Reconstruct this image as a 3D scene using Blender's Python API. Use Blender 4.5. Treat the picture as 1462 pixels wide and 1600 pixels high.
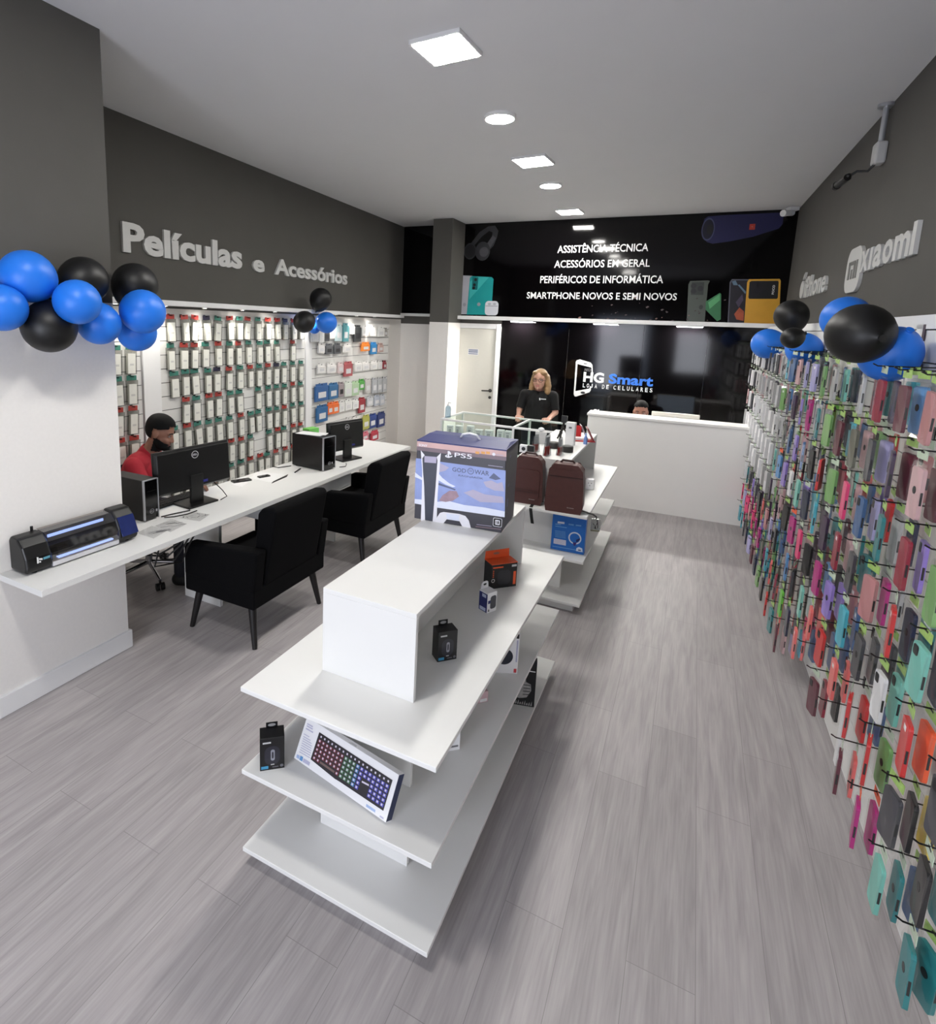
import bpy, bmesh, math, random
from mathutils import Matrix, Vector
from math import pi, sin, cos, radians

for _o in list(bpy.data.objects):
    bpy.data.objects.remove(_o)
SC = bpy.context.scene
COL = SC.collection
rnd = random.Random(11)

# ------------------------------------------------------------------ camera
F, PX, PY = 887.77, 629.37, 649.82
YAW, PITCH, ROLL = 0.47, 0.1618, -0.0336
CAM = Vector((0, 0, 2.0))
fw = Vector((-sin(YAW) * cos(PITCH), cos(YAW) * cos(PITCH), -sin(PITCH)))
_r = Vector((cos(YAW), sin(YAW), 0))
_d = fw.cross(_r)
RT = _r * cos(ROLL) + _d * sin(ROLL)
DN = -_r * sin(ROLL) + _d * cos(ROLL)
cd = bpy.data.cameras.new('camera')
cam = bpy.data.objects.new('camera', cd)
COL.objects.link(cam)
cd.sensor_fit = 'AUTO'
cd.sensor_width = 36.0
cd.lens = F / 1600 * 36.0
cd.shift_x = (731 - PX) / 1600
cd.shift_y = (PY - 800) / 1600
cd.clip_start = 0.02
_m = Matrix((RT, -DN, -fw)).transposed().to_4x4()
_m.translation = CAM
cam.matrix_world = _m
SC.camera = cam

# ------------------------------------------------------------------ exposure / world
SC.view_settings.view_transform = 'Standard'
SC.view_settings.look = 'None'
SC.view_settings.gamma = 1.0
SC.view_settings.use_curve_mapping = False
SC.view_settings.exposure = 1.69
SC.cycles.use_denoising = True
SC.cycles.max_bounces = 8
SC.cycles.diffuse_bounces = 5
SC.cycles.transparent_max_bounces = 24
SC.cycles.sample_clamp_indirect = 6.0
SC.cycles.caustics_reflective = False
SC.cycles.caustics_refractive = False
W = bpy.data.worlds.new('world')
SC.world = W
W.use_nodes = True
_bg = W.node_tree.nodes['Background']
_bg.inputs[0].default_value = (0.62, 0.72, 0.95, 1)
_bg.inputs[1].default_value = 0.55

def area_light(name, loc, size_x, size_y, power, color, target):
    L = bpy.data.lights.new(name, 'AREA')
    L.shape = 'RECTANGLE'
    L.size, L.size_y = size_x, size_y
    L.energy = power
    L.color = color
    o = bpy.data.objects.new(name, L)
    COL.objects.link(o)
    o.location = loc
    o.rotation_euler = (Vector(target) - Vector(loc)).to_track_quat('-Z', 'Y').to_euler()
    return o
# daylight entering through the openings of the shop front (behind the photographer)
area_light('daylight_doorway', (-1.40, -1.62, 1.30), 1.2, 1.85, 18, (0.90, 0.92, 1.0), (-1.40, 2, 1.30))
area_light('daylight_window', (0.45, -1.62, 1.45), 0.80, 1.1, 6, (0.92, 0.94, 1.0), (0.45, 2, 1.45))

# ------------------------------------------------------------------ measured room
XR, XL, XC, YB, ZC, XP = 0.9816, -3.7423, -2.8854, 8.0376, 3.4333, 0.8483
SL, SB, SR = -0.0468, 0.0287, -0.0135
ax0, ax1, ay0, ay1 = -1.296, -0.5474, 1.3668, 3.1479
bx0, bx1, by0, by1 = -1.1063, -0.7313, 1.5896, 2.9338
zA, zM, zB, zT = 0.7269, 0.4012, 0.0793, 1.0516
TZ = 0.738

def ray(u, v):
    return (u - PX) / F * RT + (v - PY) / F * DN + fw
def at_x(u, v, X):
    r = ray(u, v); return CAM + r * (X / r.x)
def at_y(u, v, Y):
    r = ray(u, v); return CAM + r * (Y / r.y)
def at_z(u, v, Z):
    r = ray(u, v); return CAM + r * ((Z - CAM.z) / r.z)
def pix(p):
    q = Vector(p) - CAM; z = q.dot(fw)
    return PX + F * q.dot(RT) / z, PY + F * q.dot(DN) / z
# a wall = (point, room-facing normal, reading direction)
def unit(x, y):
    return Vector((x, y, 0)).normalized()
WALLS = {
    'left': (Vector((XL, 0, 0)), unit(1, -SL), unit(SL, 1)),
    'right': (Vector((XP, 0, 0)), unit(-1, SR), unit(-SR, -1)),
    'rightup': (Vector((XR, 0, 0)), unit(-1, SR), unit(-SR, -1)),
    'back': (Vector((0, YB, 0)), unit(SB, -1), unit(1, SB)),
}
def on_wall(w, u, v, off=0.0):
    p, n, t = WALLS[w]
    q = p + n * off
    r = ray(u, v)
    return CAM + r * ((q - CAM).dot(n) / r.dot(n))
def frame(w, p, off=0.0):
    """local X along the wall (reading direction), Y up, Z out of the wall"""
    _, n, t = WALLS[w]
    m = Matrix((t, Vector((0, 0, 1)), n)).transposed().to_4x4()
    m.translation = Vector(p) + n * off
    return m
def wall_pt(w, s, z, off=0.0):
    """point on a wall by its Y (left/right) or X (back) coordinate"""
    p, n, t = WALLS[w]
    if w == 'back':
        q = p + t * ((s - p.x) / t.x)
    else:
        q = p + t * ((s - p.y) / t.y)
    return Vector((q.x, q.y, z)) + n * off

# ------------------------------------------------------------------ materials
def lin(c):
    c = c / 255.0
    return c / 12.92 if c <= 0.04045 else ((c + 0.055) / 1.055) ** 2.4
MATS = {}
def mat(name, rgb, rough=0.5, metal=0.0, var=0.06, scale=30.0, bump=0.0, emit=0.0, spec=0.5, trans=0.0, alpha=1.0, coat=0.0):
    if name in MATS:
        return MATS[name]
    m = bpy.data.materials.new(name)
    m.use_nodes = True
    nt = m.node_tree
    b = nt.nodes['Principled BSDF']
    col = tuple(lin(x) for x in rgb) + (1,)
    b.inputs['Base Color'].default_value = col
    b.inputs['Roughness'].default_value = rough
    b.inputs['Metallic'].default_value = metal
    b.inputs['Specular IOR Level'].default_value = spec
    b.inputs['Transmission Weight'].default_value = trans
    b.inputs['Coat Weight'].default_value = coat
    if emit:
        b.inputs['Emission Color'].default_value = col
        b.inputs['Emission Strength'].default_value = emit
    if var:
        tc = nt.nodes.new('ShaderNodeTexCoord')
        nz = nt.nodes.new('ShaderNodeTexNoise')
        nz.inputs['Scale'].default_value = scale
        nz.inputs['Detail'].default_value = 3
        nt.links.new(tc.outputs['Object'], nz.inputs['Vector'])
        mx = nt.nodes.new('ShaderNodeMix')
        mx.data_type = 'RGBA'
        mx.inputs[6].default_value = tuple(x * (1 - var) for x in col[:3]) + (1,)
        mx.inputs[7].default_value = tuple(min(1, x * (1 + var)) for x in col[:3]) + (1,)
        nt.links.new(nz.outputs['Fac'], mx.inputs[0])
        nt.links.new(mx.outputs[2], b.inputs['Base Color'])
        if bump:
            bp = nt.nodes.new('ShaderNodeBump')
            bp.inputs['Strength'].default_value = bump
            bp.inputs['Distance'].default_value = 0.002
            nt.links.new(nz.outputs['Fac'], bp.inputs['Height'])
            nt.links.new(bp.outputs['Normal'], b.inputs['Normal'])
    MATS[name] = m
    return m

def film(name, rgb=(255, 255, 255), gloss=0.12, rough=0.12, tint=0.97):
    """thin clear plastic"""
    if name in MATS:
        return MATS[name]
    m = bpy.data.materials.new(name)
    m.use_nodes = True
    nt = m.node_tree
    nt.nodes.clear()
    out = nt.nodes.new('ShaderNodeOutputMaterial')
    t = nt.nodes.new('ShaderNodeBsdfTransparent')
    t.inputs[0].default_value = tuple(lin(x) * tint for x in rgb) + (1,)
    g = nt.nodes.new('ShaderNodeBsdfGlossy')
    g.inputs['Roughness'].default_value = rough
    lw = nt.nodes.new('ShaderNodeLayerWeight')
    lw.inputs['Blend'].default_value = 0.25
    ml = nt.nodes.new('ShaderNodeMath'); ml.operation = 'MULTIPLY_ADD'
    ml.inputs[1].default_value = gloss * 1.6
    ml.inputs[2].default_value = gloss * 0.4
    mx = nt.nodes.new('ShaderNodeMixShader')
    nt.links.new(lw.outputs['Facing'], ml.inputs[0])
    nt.links.new(ml.outputs[0], mx.inputs[0])
    nt.links.new(t.outputs[0], mx.inputs[1])
    nt.links.new(g.outputs[0], mx.inputs[2])
    nt.links.new(mx.outputs[0], out.inputs[0])
    MATS[name] = m
    return m

M_white = mat('white_laminate', (224, 224, 222), 0.45, var=0.012, scale=8, spec=0.35)
M_edge = mat('white_edge', (232, 232, 232), 0.4, var=0.01)
M_wallwhite = mat('white_paint', (236, 233, 229), 0.75, var=0.03, scale=60, bump=0.15)
M_walldark = mat('dark_grey_paint', (84, 82, 78), 0.8, var=0.06, scale=5, bump=0.1)
M_ceil = mat('ceiling_paint', (218, 218, 220), 0.85, var=0.015, scale=4)
M_slat = mat('slat_board', (220, 219, 216), 0.4, var=0.015)
M_groove = mat('slat_groove', (70, 70, 70), 0.6, var=0)
M_gloss = mat('black_gloss_panel', (4, 3, 4), 0.07, var=0.05, scale=3, spec=0.32)
M_black = mat('black_plastic', (7, 7, 8), 0.38, var=0.05)
M_blackm = mat('black_matte', (5, 5, 6), 0.7, var=0.05)
M_fabric = mat('black_velvet_fabric', (3, 3, 5), 0.9, var=0.25, scale=220, bump=0.3, spec=0.15)
M_legwood = mat('dark_wood_leg', (16, 13, 14), 0.45, var=0.15, scale=60)
M_chrome = mat('chrome', (200, 200, 205), 0.15, 1.0, var=0)
M_silver = mat('silver_plastic', (190, 192, 198), 0.3, 0.6, var=0.02)
M_letters = mat('white_letter', (205, 205, 203), 0.45, var=0.02)
M_print_w = mat('print_white', (235, 235, 235), 0.4, var=0.01)
M_led = mat('led_diffuser', (255, 252, 246), 0.5, var=0, emit=43.0)
M_bar = mat('led_bar_diffuser', (255, 252, 246), 0.5, var=0, emit=110.0)
M_glass = film('clear_glass', (250, 254, 252), 0.06, 0.02, 0.985)
M_paper = mat('paper', (232, 232, 232), 0.7, var=0.02)
M_ink = mat('grey_ink', (110, 110, 114), 0.7, var=0.1)

def floor_material():
    m = bpy.data.materials.new('grey_wood_laminate')
    m.use_nodes = True
    nt = m.node_tree
    N, Lk = nt.nodes, nt.links
    b = N['Principled BSDF']
    tc = N.new('ShaderNodeTexCoord')
    mp = N.new('ShaderNodeMapping')
    mp.inputs['Rotation'].default_value = (0, 0, radians(90))
    Lk.new(tc.outputs['Object'], mp.inputs['Vector'])
    br = N.new('ShaderNodeTexBrick')
    br.offset = 0.37
    br.inputs['Scale'].default_value = 1.0
    br.inputs['Mortar Size'].default_value = 0.0012
    br.inputs['Brick Width'].default_value = 1.25
    br.inputs['Row Height'].default_value = 0.20
    br.inputs['Color1'].default_value = (0.0, 0.0, 0.0, 1)
    br.inputs['Color2'].default_value = (1, 1, 1, 1)
    br.inputs['Mortar'].default_value = (0.2, 0.2, 0.2, 1)
    Lk.new(mp.outputs[0], br.inputs['Vector'])
    # long wavy grain along the planks
    mg = N.new('ShaderNodeMapping')
    mg.inputs['Scale'].default_value = (17, 1.5, 1)
    Lk.new(tc.outputs['Object'], mg.inputs['Vector'])
    n1 = N.new('ShaderNodeTexNoise')
    n1.inputs['Scale'].default_value = 1.5
    n1.inputs['Detail'].default_value = 6
    n1.inputs['Distortion'].default_value = 0.7
    Lk.new(mg.outputs[0], n1.inputs['Vector'])
    mg2 = N.new('ShaderNodeMapping')
    mg2.inputs['Scale'].default_value = (80, 3.0, 1)
    Lk.new(tc.outputs['Object'], mg2.inputs['Vector'])
    n2 = N.new('ShaderNodeTexNoise')
    n2.inputs['Scale'].default_value = 1.5
    n2.inputs['Detail'].default_value = 4
    Lk.new(mg2.outputs[0], n2.inputs['Vector'])
    ad = N.new('ShaderNodeMix'); ad.data_type = 'FLOAT'
    ad.inputs[0].default_value = 0.4
    Lk.new(n1.outputs['Fac'], ad.inputs[2]); Lk.new(n2.outputs['Fac'], ad.inputs[3])
    cr = N.new('ShaderNodeValToRGB')
    cr.color_ramp.elements[0].position = 0.34
    cr.color_ramp.elements[0].color = tuple(lin(x) for x in (146, 141, 142)) + (1,)
    cr.color_ramp.elements[1].position = 0.66
    cr.color_ramp.elements[1].color = tuple(lin(x) for x in (172, 167, 167)) + (1,)
    Lk.new(ad.outputs[0], cr.inputs[0])
    mul = N.new('ShaderNodeMix'); mul.data_type = 'RGBA'; mul.blend_type = 'MULTIPLY'
    mul.inputs[0].default_value = 1.0
    Lk.new(cr.outputs[0], mul.inputs[6])
    tone = N.new('ShaderNodeMapRange')
    tone.inputs[3].default_value = 0.93; tone.inputs[4].default_value = 1.04
    Lk.new(br.outputs['Color'], tone.inputs[0])
    Lk.new(tone.outputs[0], mul.inputs[7])
    mul2 = N.new('ShaderNodeMix'); mul2.data_type = 'RGBA'
    mul2.inputs[7].default_value = tuple(lin(x) for x in (134, 130, 130)) + (1,)
    Lk.new(br.outputs['Fac'], mul2.inputs[0])
    Lk.new(mul.outputs[2], mul2.inputs[6])
    Lk.new(mul2.outputs[2], b.inputs['Base Color'])
    b.inputs['Roughness'].default_value = 0.42
    b.inputs['Specular IOR Level'].default_value = 0.36
    return m

# ------------------------------------------------------------------ mesh builder
class MB:
    def __init__(s):
        s.v, s.f, s.mi, s.M, s.sm = [], [], [], Matrix(), []
    def add(s, vs, fs, mi=0, smooth=False):
        o = len(s.v)
        s.v += [tuple(s.M @ Vector(p)) for p in vs]
        for f in fs:
            s.f.append(tuple(i + o for i in f)); s.mi.append(mi); s.sm.append(smooth)
        return s
    def box(s, x0, x1, y0, y1, z0, z1, mi=0):
        vs = [(x, y, z) for z in (z0, z1) for y in (y0, y1) for x in (x0, x1)]
        return s.add(vs, [(0, 2, 3, 1), (4, 5, 7, 6), (0, 1, 5, 4), (2, 6, 7, 3), (0, 4, 6, 2), (1, 3, 7, 5)], mi)
    def prism(s, poly, z0, z1, mi=0, mi_side=None, smooth=False):
        n = len(poly)
        vs = [(p[0], p[1], z0) for p in poly] + [(p[0], p[1], z1) for p in poly]
        s.add(vs, [tuple(range(n - 1, -1, -1)), tuple(range(n, 2 * n))], mi)
        return s.add(vs, [(i, (i + 1) % n, n + (i + 1) % n, n + i) for i in range(n)], mi if mi_side is None else mi_side, smooth)
    def lathe(s, prof, n=24, mi=0, smooth=True, cap=True):
        vs, fs = [], []
        for r, z in prof:
            for i in range(n):
                a = 2 * pi * i / n
                vs.append((r * cos(a), r * sin(a), z))
        for k in range(len(prof) - 1):
            for i in range(n):
                j = (i + 1) % n
                fs.append((k * n + i, k * n + j, (k + 1) * n + j, (k + 1) * n + i))
        if cap:
            fs.append(tuple(range(n - 1, -1, -1)))
            fs.append(tuple(range((len(prof) - 1) * n, len(prof) * n)))
        return s.add(vs, fs, mi, smooth)
    def tube(s, pts, r, n=8, mi=0, r1=None):
        pts = [Vector(p) for p in pts]
        vs, fs = [], []
        up = None
        for k, p in enumerate(pts):
            t = (pts[min(k + 1, len(pts) - 1)] - pts[max(k - 1, 0)]).normalized()
            if up is None:
                up = Vector((0, 0, 1)) if abs(t.z) < 0.9 else Vector((1, 0, 0))
            a = t.cross(up).normalized(); b = a.cross(t).normalized(); up = b
            rr = r if r1 is None else r + (r1 - r) * k / (len(pts) - 1)
            for i in range(n):
                an = 2 * pi * i / n
                vs.append(p + a * (rr * cos(an)) + b * (rr * sin(an)))
        for k in range(len(pts) - 1):
            for i in range(n):
                j = (i + 1) % n
                fs.append((k * n + i, k * n + j, (k + 1) * n + j, (k + 1) * n + i))
        fs.append(tuple(range(n - 1, -1, -1))); fs.append(tuple(range((len(pts) - 1) * n, len(pts) * n)))
        return s.add(vs, fs, mi, True)
    def ball(s, c, r, nu=20, nv=12, mi=0, R=None):
        r = (r, r, r) if not hasattr(r, '__len__') else r
        vs, fs = [], []
        for k in range(1, nv):
            t = pi * k / nv
            for i in range(nu):
                a = 2 * pi * i / nu
                p = Vector((r[0] * sin(t) * cos(a), r[1] * sin(t) * sin(a), r[2] * cos(t)))
                if R is not None: p = R @ p
                vs.append(p + Vector(c))
        top, bot = Vector((0, 0, r[2])), Vector((0, 0, -r[2]))
        if R is not None: top, bot = R @ top, R @ bot
        vs += [top + Vector(c), bot + Vector(c)]
        n = len(vs)
        for k in range(nv - 2):
            for i in range(nu):
                j = (i + 1) % nu
                fs.append((k * nu + i, (k + 1) * nu + i, (k + 1) * nu + j, k * nu + j))
        for i in range(nu):
            j = (i + 1) % nu
            fs.append((n - 2, i, j)); fs.append((n - 1, (nv - 2) * nu + j, (nv - 2) * nu + i))
        return s.add(vs, fs, mi, True)
    def art(s, poly, z, mi):
        """flat print in the local XY plane, facing +Z"""
        a = sum(poly[i][0] * poly[(i + 1) % len(poly)][1] - poly[(i + 1) % len(poly)][0] * poly[i][1] for i in range(len(poly)))
        if a < 0: poly = poly[::-1]
        return s.add([(p[0], p[1], z) for p in poly], [tuple(range(len(poly)))], mi)
    def rect(s, x0, x1, y0, y1, z, mi):
        return s.art([(x0, y0), (x1, y0), (x1, y1), (x0, y1)], z, mi)
    def text(s, txt, x0, x1, y0, y1, z, mi, bold=0.0, th=0.0, shear=0.0):
        vs, fs = text_geo(txt, bold, th > 0, shear)
        vs = [(x0 + v[0] * (x1 - x0), y0 + v[1] * (y1 - y0), z + v[2] * th) for v in vs]
        return s.add(vs, fs, mi)
    def mesh(s, name, mats):
        me = bpy.data.meshes.new(name)
        me.from_pydata(s.v, [], s.f)
        for m in (mats if isinstance(mats, (list, tuple)) else [mats]):
            me.materials.append(m)
        me.polygons.foreach_set('material_index', s.mi)
        me.polygons.foreach_set('use_smooth', s.sm)
        me.update()
        if any(s.sm):
            me.set_sharp_from_angle(angle=radians(40))
        return me
    def build(s, name, mats, parent=None, bevel=0.0, seg=2, loc=None, rz=0.0):
        o = bpy.data.objects.new(name, s.mesh(name, mats))
        COL.objects.link(o)
        if parent is not None: o.parent = parent
        if loc is not None: o.location = loc
        if rz: o.rotation_euler = (0, 0, rz)
        if bevel:
            b = o.modifiers.new('bevel', 'BEVEL')
            b.width = bevel; b.segments = seg; b.limit_method = 'ANGLE'
        return o

def rrect(w, h, r, n=4, cx=0, cy=0):
    out = []
    for sx, sy, a0 in ((1, 1, 0), (-1, 1, 90), (-1, -1, 180), (1, -1, 270)):
        for k in range(n + 1):
            a = radians(a0 + 90 * k / n)
            out.append((cx + sx * (w / 2 - r) + r * cos(a), cy + sy * (h / 2 - r) + r * sin(a)))
    return out
def circ(cx, cy, r, n=20, ry=None):
    ry = r if ry is None else ry
    return [(cx + r * cos(2 * pi * i / n), cy + ry * sin(2 * pi * i / n)) for i in range(n)]
def ring(mb, cx, cy, r0, r1, z, mi, n=28, ry=1.0):
    vs = [(cx + r * cos(2 * pi * i / n), cy + ry * r * sin(2 * pi * i / n), z) for r in (r0, r1) for i in range(n)]
    mb.add(vs, [(i, n + i, n + (i + 1) % n, (i + 1) % n) for i in range(n)], mi)
_TX = {}
def text_geo(txt, bold, solid, shear=0.0):
    key = (txt, bold, solid, shear)
    if key in _TX: return _TX[key]
    cu = bpy.data.curves.new('t', 'FONT')
    cu.body = txt; cu.size = 1.0; cu.offset = bold; cu.shear = shear
    cu.resolution_u = 3
    if solid: cu.extrude = 0.5
    o = bpy.data.objects.new('t', cu)
    COL.objects.link(o)
    dg = bpy.context.evaluated_depsgraph_get()
    me = bpy.data.meshes.new_from_object(o.evaluated_get(dg))
    vs = [v.co.copy() for v in me.vertices]
    fs = [tuple(p.vertices) for p in me.polygons]
    bpy.data.objects.remove(o); bpy.data.curves.remove(cu); bpy.data.meshes.remove(me)
    x0, x1 = min(v.x for v in vs), max(v.x for v in vs)
    y0, y1 = min(v.y for v in vs), max(v.y for v in vs)
    out = [((v.x - x0) / (x1 - x0), (v.y - y0) / (y1 - y0), (v.z + 0.5) if solid else 0.0) for v in vs]
    _TX[key] = (out, fs)
    return _TX[key]

def tag(o, label, cat, group=None, kind=None):
    o['label'] = label
    if cat: o['category'] = cat
    if group: o['group'] = group
    if kind: o['kind'] = kind
    return o
def thing(name, label, cat, loc=(0, 0, 0), rz=0.0, group=None):
    o = bpy.data.objects.new(name, None)
    o.empty_display_size = 0.1
    COL.objects.link(o)
    o.location = loc
    o.rotation_euler = (0, 0, rz)
    return tag(o, label, cat, group)
def thing_m(name, label, cat, M, group=None):
    o = thing(name, label, cat, group=group)
    o.matrix_world = M
    return o
def struct(o, label, cat):
    return tag(o, label, cat, kind='structure')
def dup(o, label, loc, rz=0.0, scale=None, rot=None):
    c = o.copy(); COL.objects.link(c)
    c.location = loc; c.rotation_euler = rot if rot is not None else (0, 0, rz)
    c['label'] = label
    if scale: c.scale = scale
    for ch in o.children:
        k = ch.copy(); COL.objects.link(k); k.parent = c
        for g in ch.children:
            q = g.copy(); COL.objects.link(q); q.parent = k
    return c
ORD = ['first', 'second', 'third', 'fourth', 'fifth', 'sixth', 'seventh', 'eighth', 'ninth', 'tenth', 'eleventh', 'twelfth',
       'thirteenth', 'fourteenth', 'fifteenth', 'sixteenth', 'seventeenth', 'eighteenth', 'nineteenth', 'twentieth',
       'twenty-first', 'twenty-second', 'twenty-third', 'twenty-fourth', 'twenty-fifth', 'twenty-sixth', 'twenty-seventh', 'twenty-eighth']
# ================================================================== THE SETTING
b = MB(); b.box(-5.2, 2.2, -3.2, 9.0, -0.05, 0.0)
struct(b.build('floor', floor_material()), 'grey wood-look laminate plank floor', 'floor')
b = MB(); b.box(-5.2, 2.2, -1.75, 9.0, ZC, ZC + 0.08)
struct(b.build('ceiling', M_ceil), 'plain white painted ceiling with a row of lights', 'ceiling')

def wall_box(mb, w, s0, s1, z0, z1, th, mi=0, off=0.0):
    """slab on a wall plane between two Y (or X) coordinates, th > 0 goes behind the plane"""
    p, n, t = WALLS[w]
    q = [wall_pt(w, s, 0, o) for s, o in ((s0, off), (s1, off), (s1, off - th), (s0, off - th))]
    poly = [(a.x, a.y) for a in q]
    ar = sum(poly[i][0] * poly[(i + 1) % 4][1] - poly[(i + 1) % 4][0] * poly[i][1] for i in range(4))
    if ar < 0: poly = poly[::-1]
    mb.prism(poly, z0, z1, mi)
ZS = 2.055   # where dark paint meets white
b = MB(); wall_box(b, 'left', -1.75, 8.1, 0, ZS, 0.15, 0); wall_box(b, 'left', -1.75, 8.1, ZS, ZC, 0.15, 1)
struct(b.build('wall_left', [M_wallwhite, M_walldark]), 'left shop wall, white below and dark grey above', 'wall')
b = MB(); wall_box(b, 'rightup', -1.75, 8.3, 0, 2.03, 0.15, 0); wall_box(b, 'rightup', -1.75, 8.3, 2.03, ZC, 0.15, 1)
struct(b.build('wall_right', [M_wallwhite, M_walldark]), 'right shop wall, white below and dark grey above', 'wall')
b = MB(); wall_box(b, 'back', -4.3, 1.15, 0, ZS - 0.06, 0.15, 0); wall_box(b, 'back', -4.3, 1.15, ZS - 0.06, ZC, 0.15, 1)
struct(b.build('wall_back', [M_wallwhite, M_walldark]), 'back shop wall behind the counter', 'wall')
# shop front behind the photographer: piers, lintel and sills around three openings
b = MB()
Y0, Y1 = -1.75, -1.60
def fr(x0, x1, z0, z1): b.box(x0, x1, Y0, Y1, z0, z1)
fr(-5.2, -2.15, 0, ZC); fr(-0.65, 0.05, 0, ZC); fr(0.85, 2.2, 0, ZC)
fr(-2.15, -0.65, 2.4, ZC); fr(0.05, 0.85, 2.0, ZC); fr(0.05, 0.85, 0, 0.9)
struct(b.build('wall_front', M_walldark), 'shop front wall behind the photographer with two openings', 'wall')
# pillar at the left, dark above, white below, with baseboard
PY0, PY1 = 1.385, 2.1042
b = MB()
b.box(-4.0, XC, PY0, PY1, 0, ZS, 0); b.box(-4.0, XC, PY0, PY1, ZS, ZC, 1)
struct(b.build('wall_pillar_left', [M_wallwhite, M_walldark]), 'square pillar beside the film cutter, white below, dark grey above', 'pillar')
b = MB(); b.box(-4.0, XC + 0.016, PY0 - 0.016, PY1 + 0.016, 0, 0.11)
struct(b.build('baseboard_left', M_edge, bevel=0.004), 'white baseboard around the foot of the left pillar', 'baseboard')
b = MB()
b.box(-3.415, -3.125, 7.46, 7.93, 0, 2.03, 0); b.box(-3.415, -3.125, 7.46, 7.93, 2.03, ZC, 1)
struct(b.build('wall_pillar_back', [M_wallwhite, M_walldark]), 'square pillar at the back beside the white door', 'pillar')
# ledges
b = MB(); wall_box(b, 'left', 2.12, 7.62, 2.075, 2.115, -0.19)
struct(b.build('trim_1', M_edge, bevel=0.003), 'white downlight ledge along the left wall', 'ledge')
b = MB(); wall_box(b, 'right', 1.2, 8.0, 2.045, 2.10, 0.13, off=0.02)
struct(b.build('trim_2', M_edge, bevel=0.003), 'white ledge above the phone case display', 'ledge')
b = MB(); wall_box(b, 'back', -3.12, 0.86, 2.085, 2.135, -0.19); wall_box(b, 'back', -4.08, -3.42, 2.11, 2.15, -0.10)
struct(b.build('trim_3', M_edge, bevel=0.003), 'white ledge along the back wall under the poster', 'ledge')
# door
D = thing_m('door_1', 'white hinged door with a small notice beside the back pillar', 'door', frame('back', wall_pt('back', -2.9, 0)))
D['kind'] = 'structure'
b = MB(); b.prism([(-0.33, 0), (0.325, 0), (0.325, 1.955), (-0.33, 1.955)], 0.0, 0.035)
b.build('door_leaf', mat('door_paint', (205, 203, 194), 0.5, var=0.03), D)
b = MB(); b.box(0.33, 0.385, 0, 2.03, 0, 0.05); b.box(-0.40, 0.33, 1.96, 2.03, 0, 0.045); b.box(-0.40, -0.335, 0, 1.96, 0, 0.045)
b.build('door_frame', M_edge, D, bevel=0.003)
b = MB()
b.M = Matrix.Translation((0.285, 1.07, 0.035)); b.lathe([(0.026, 0), (0.026, 0.008), (0.012, 0.012), (0.012, 0.05)], 16)
b.M = Matrix(); b.tube([(0.285, 1.07, 0.08), (0.25, 1.07, 0.083), (0.17, 1.065, 0.08)], 0.010)
b.M = Matrix.Translation((0.285, 0.97, 0.035)); b.lathe([(0.022, 0), (0.022, 0.008), (0.01, 0.01), (0.01, 0.015)], 16)
b.build('door_handle', mat('dark_metal', (70, 68, 66), 0.3, 0.8, var=0), D)
b = MB(); b.rect(-0.085, 0.075, 1.575, 1.66, 0.0365, 0)
for y0, y1, mi in ((1.635, 1.655, 1), (1.607, 1.630, 1), (1.582, 1.598, 1)):
    b.rect(-0.078, 0.068, y0, y1, 0.037, mi)
b.build('notice', [M_print_w, mat('notice_print', (120, 128, 150), 0.5, var=0.4, scale=120)], D)

# ------------------------------------------------------------------ poster boards on the back wall
def board(name, label, x0, x1, z0, z1):
    m = frame('back', wall_pt('back', x0, z0), 0.0)
    t = thing_m(name, label, 'poster board', m)
    w = (x1 - x0) * math.sqrt(1 + SB * SB); h = z1 - z0
    return t, w, h
PO, pw, ph = board('poster_board', 'large glossy black poster with services list above the back ledge', -4.10, 0.885, 2.136, ZC - 0.002)
b = MB(); b.box(0, pw, 0, ph, 0.0, 0.012)
b.build('board', M_gloss, PO)
PINV = PO.matrix_world.inverted()
def pl(u, v):
    q = PINV @ on_wall('back', u, v, 0.012); return (q.x, q.y)
Z1 = 0.0128
for t, a, c in (('ASSISTÊNCIA TÉCNICA', (870.5, 395.5), (1013.5, 380)), ('ACESSÓRIOS EM GERAL', (865.5, 418.5), (1016, 403)),
                ('PERIFÉRICOS DE INFORMÁTICA', (843.5, 442.5), (1037, 427.5)), ('SMARTPHONE NOVOS E SEMI NOVOS', (822.5, 466.5), (1058.5, 452.5))):
    p, q = pl(*a), pl(*c)
    b = MB()
    acc = any(ch in t for ch in 'ÊÉÓÁ')
    b.text(t, p[0], q[0], p[1], p[1] + (0.121 if acc else 0.089), Z1, 0, bold=0.012)
    b.build('service_line', M_print_w, PO)
# printed headphones
g1, g2, g3 = mat('print_dark', (24, 24, 26), 0.3, var=0.1), mat('print_grey', (46, 46, 50), 0.3, var=0.2, scale=20), mat('print_light_grey', (78, 78, 82), 0.3, var=0.2, scale=20)
def polyz(pts, sc, ox, oy): return [pl(ox + a / sc, oy + c / sc) for a, c in pts]
b = MB()
hp = lambda pts: polyz(pts, 4.3, 600, 320)
band = [(575, 270), (640, 185), (700, 145), (745, 140), (768, 175), (758, 220), (735, 275), (712, 300), (700, 262), (722, 225), (728, 185), (705, 175), (655, 215), (605, 275)]
b.art(hp(band), Z1, 1)
b.art(hp([(690, 262), (730, 205), (752, 225), (712, 290)]), Z1 + 0.0004, 2)
c = hp([(662, 312)])[0]; e = hp([(712, 312)])[0]; rr = e[0] - c[0]
b.art(circ(c[0], c[1], rr, 24, rr * 1.2), Z1 + 0.0008, 1); b.art(circ(c[0] + 0.02, c[1] - 0.01, rr * 0.62, 20), Z1 + 0.0012, 2)
c2 = hp([(578, 312)])[0]
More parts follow.
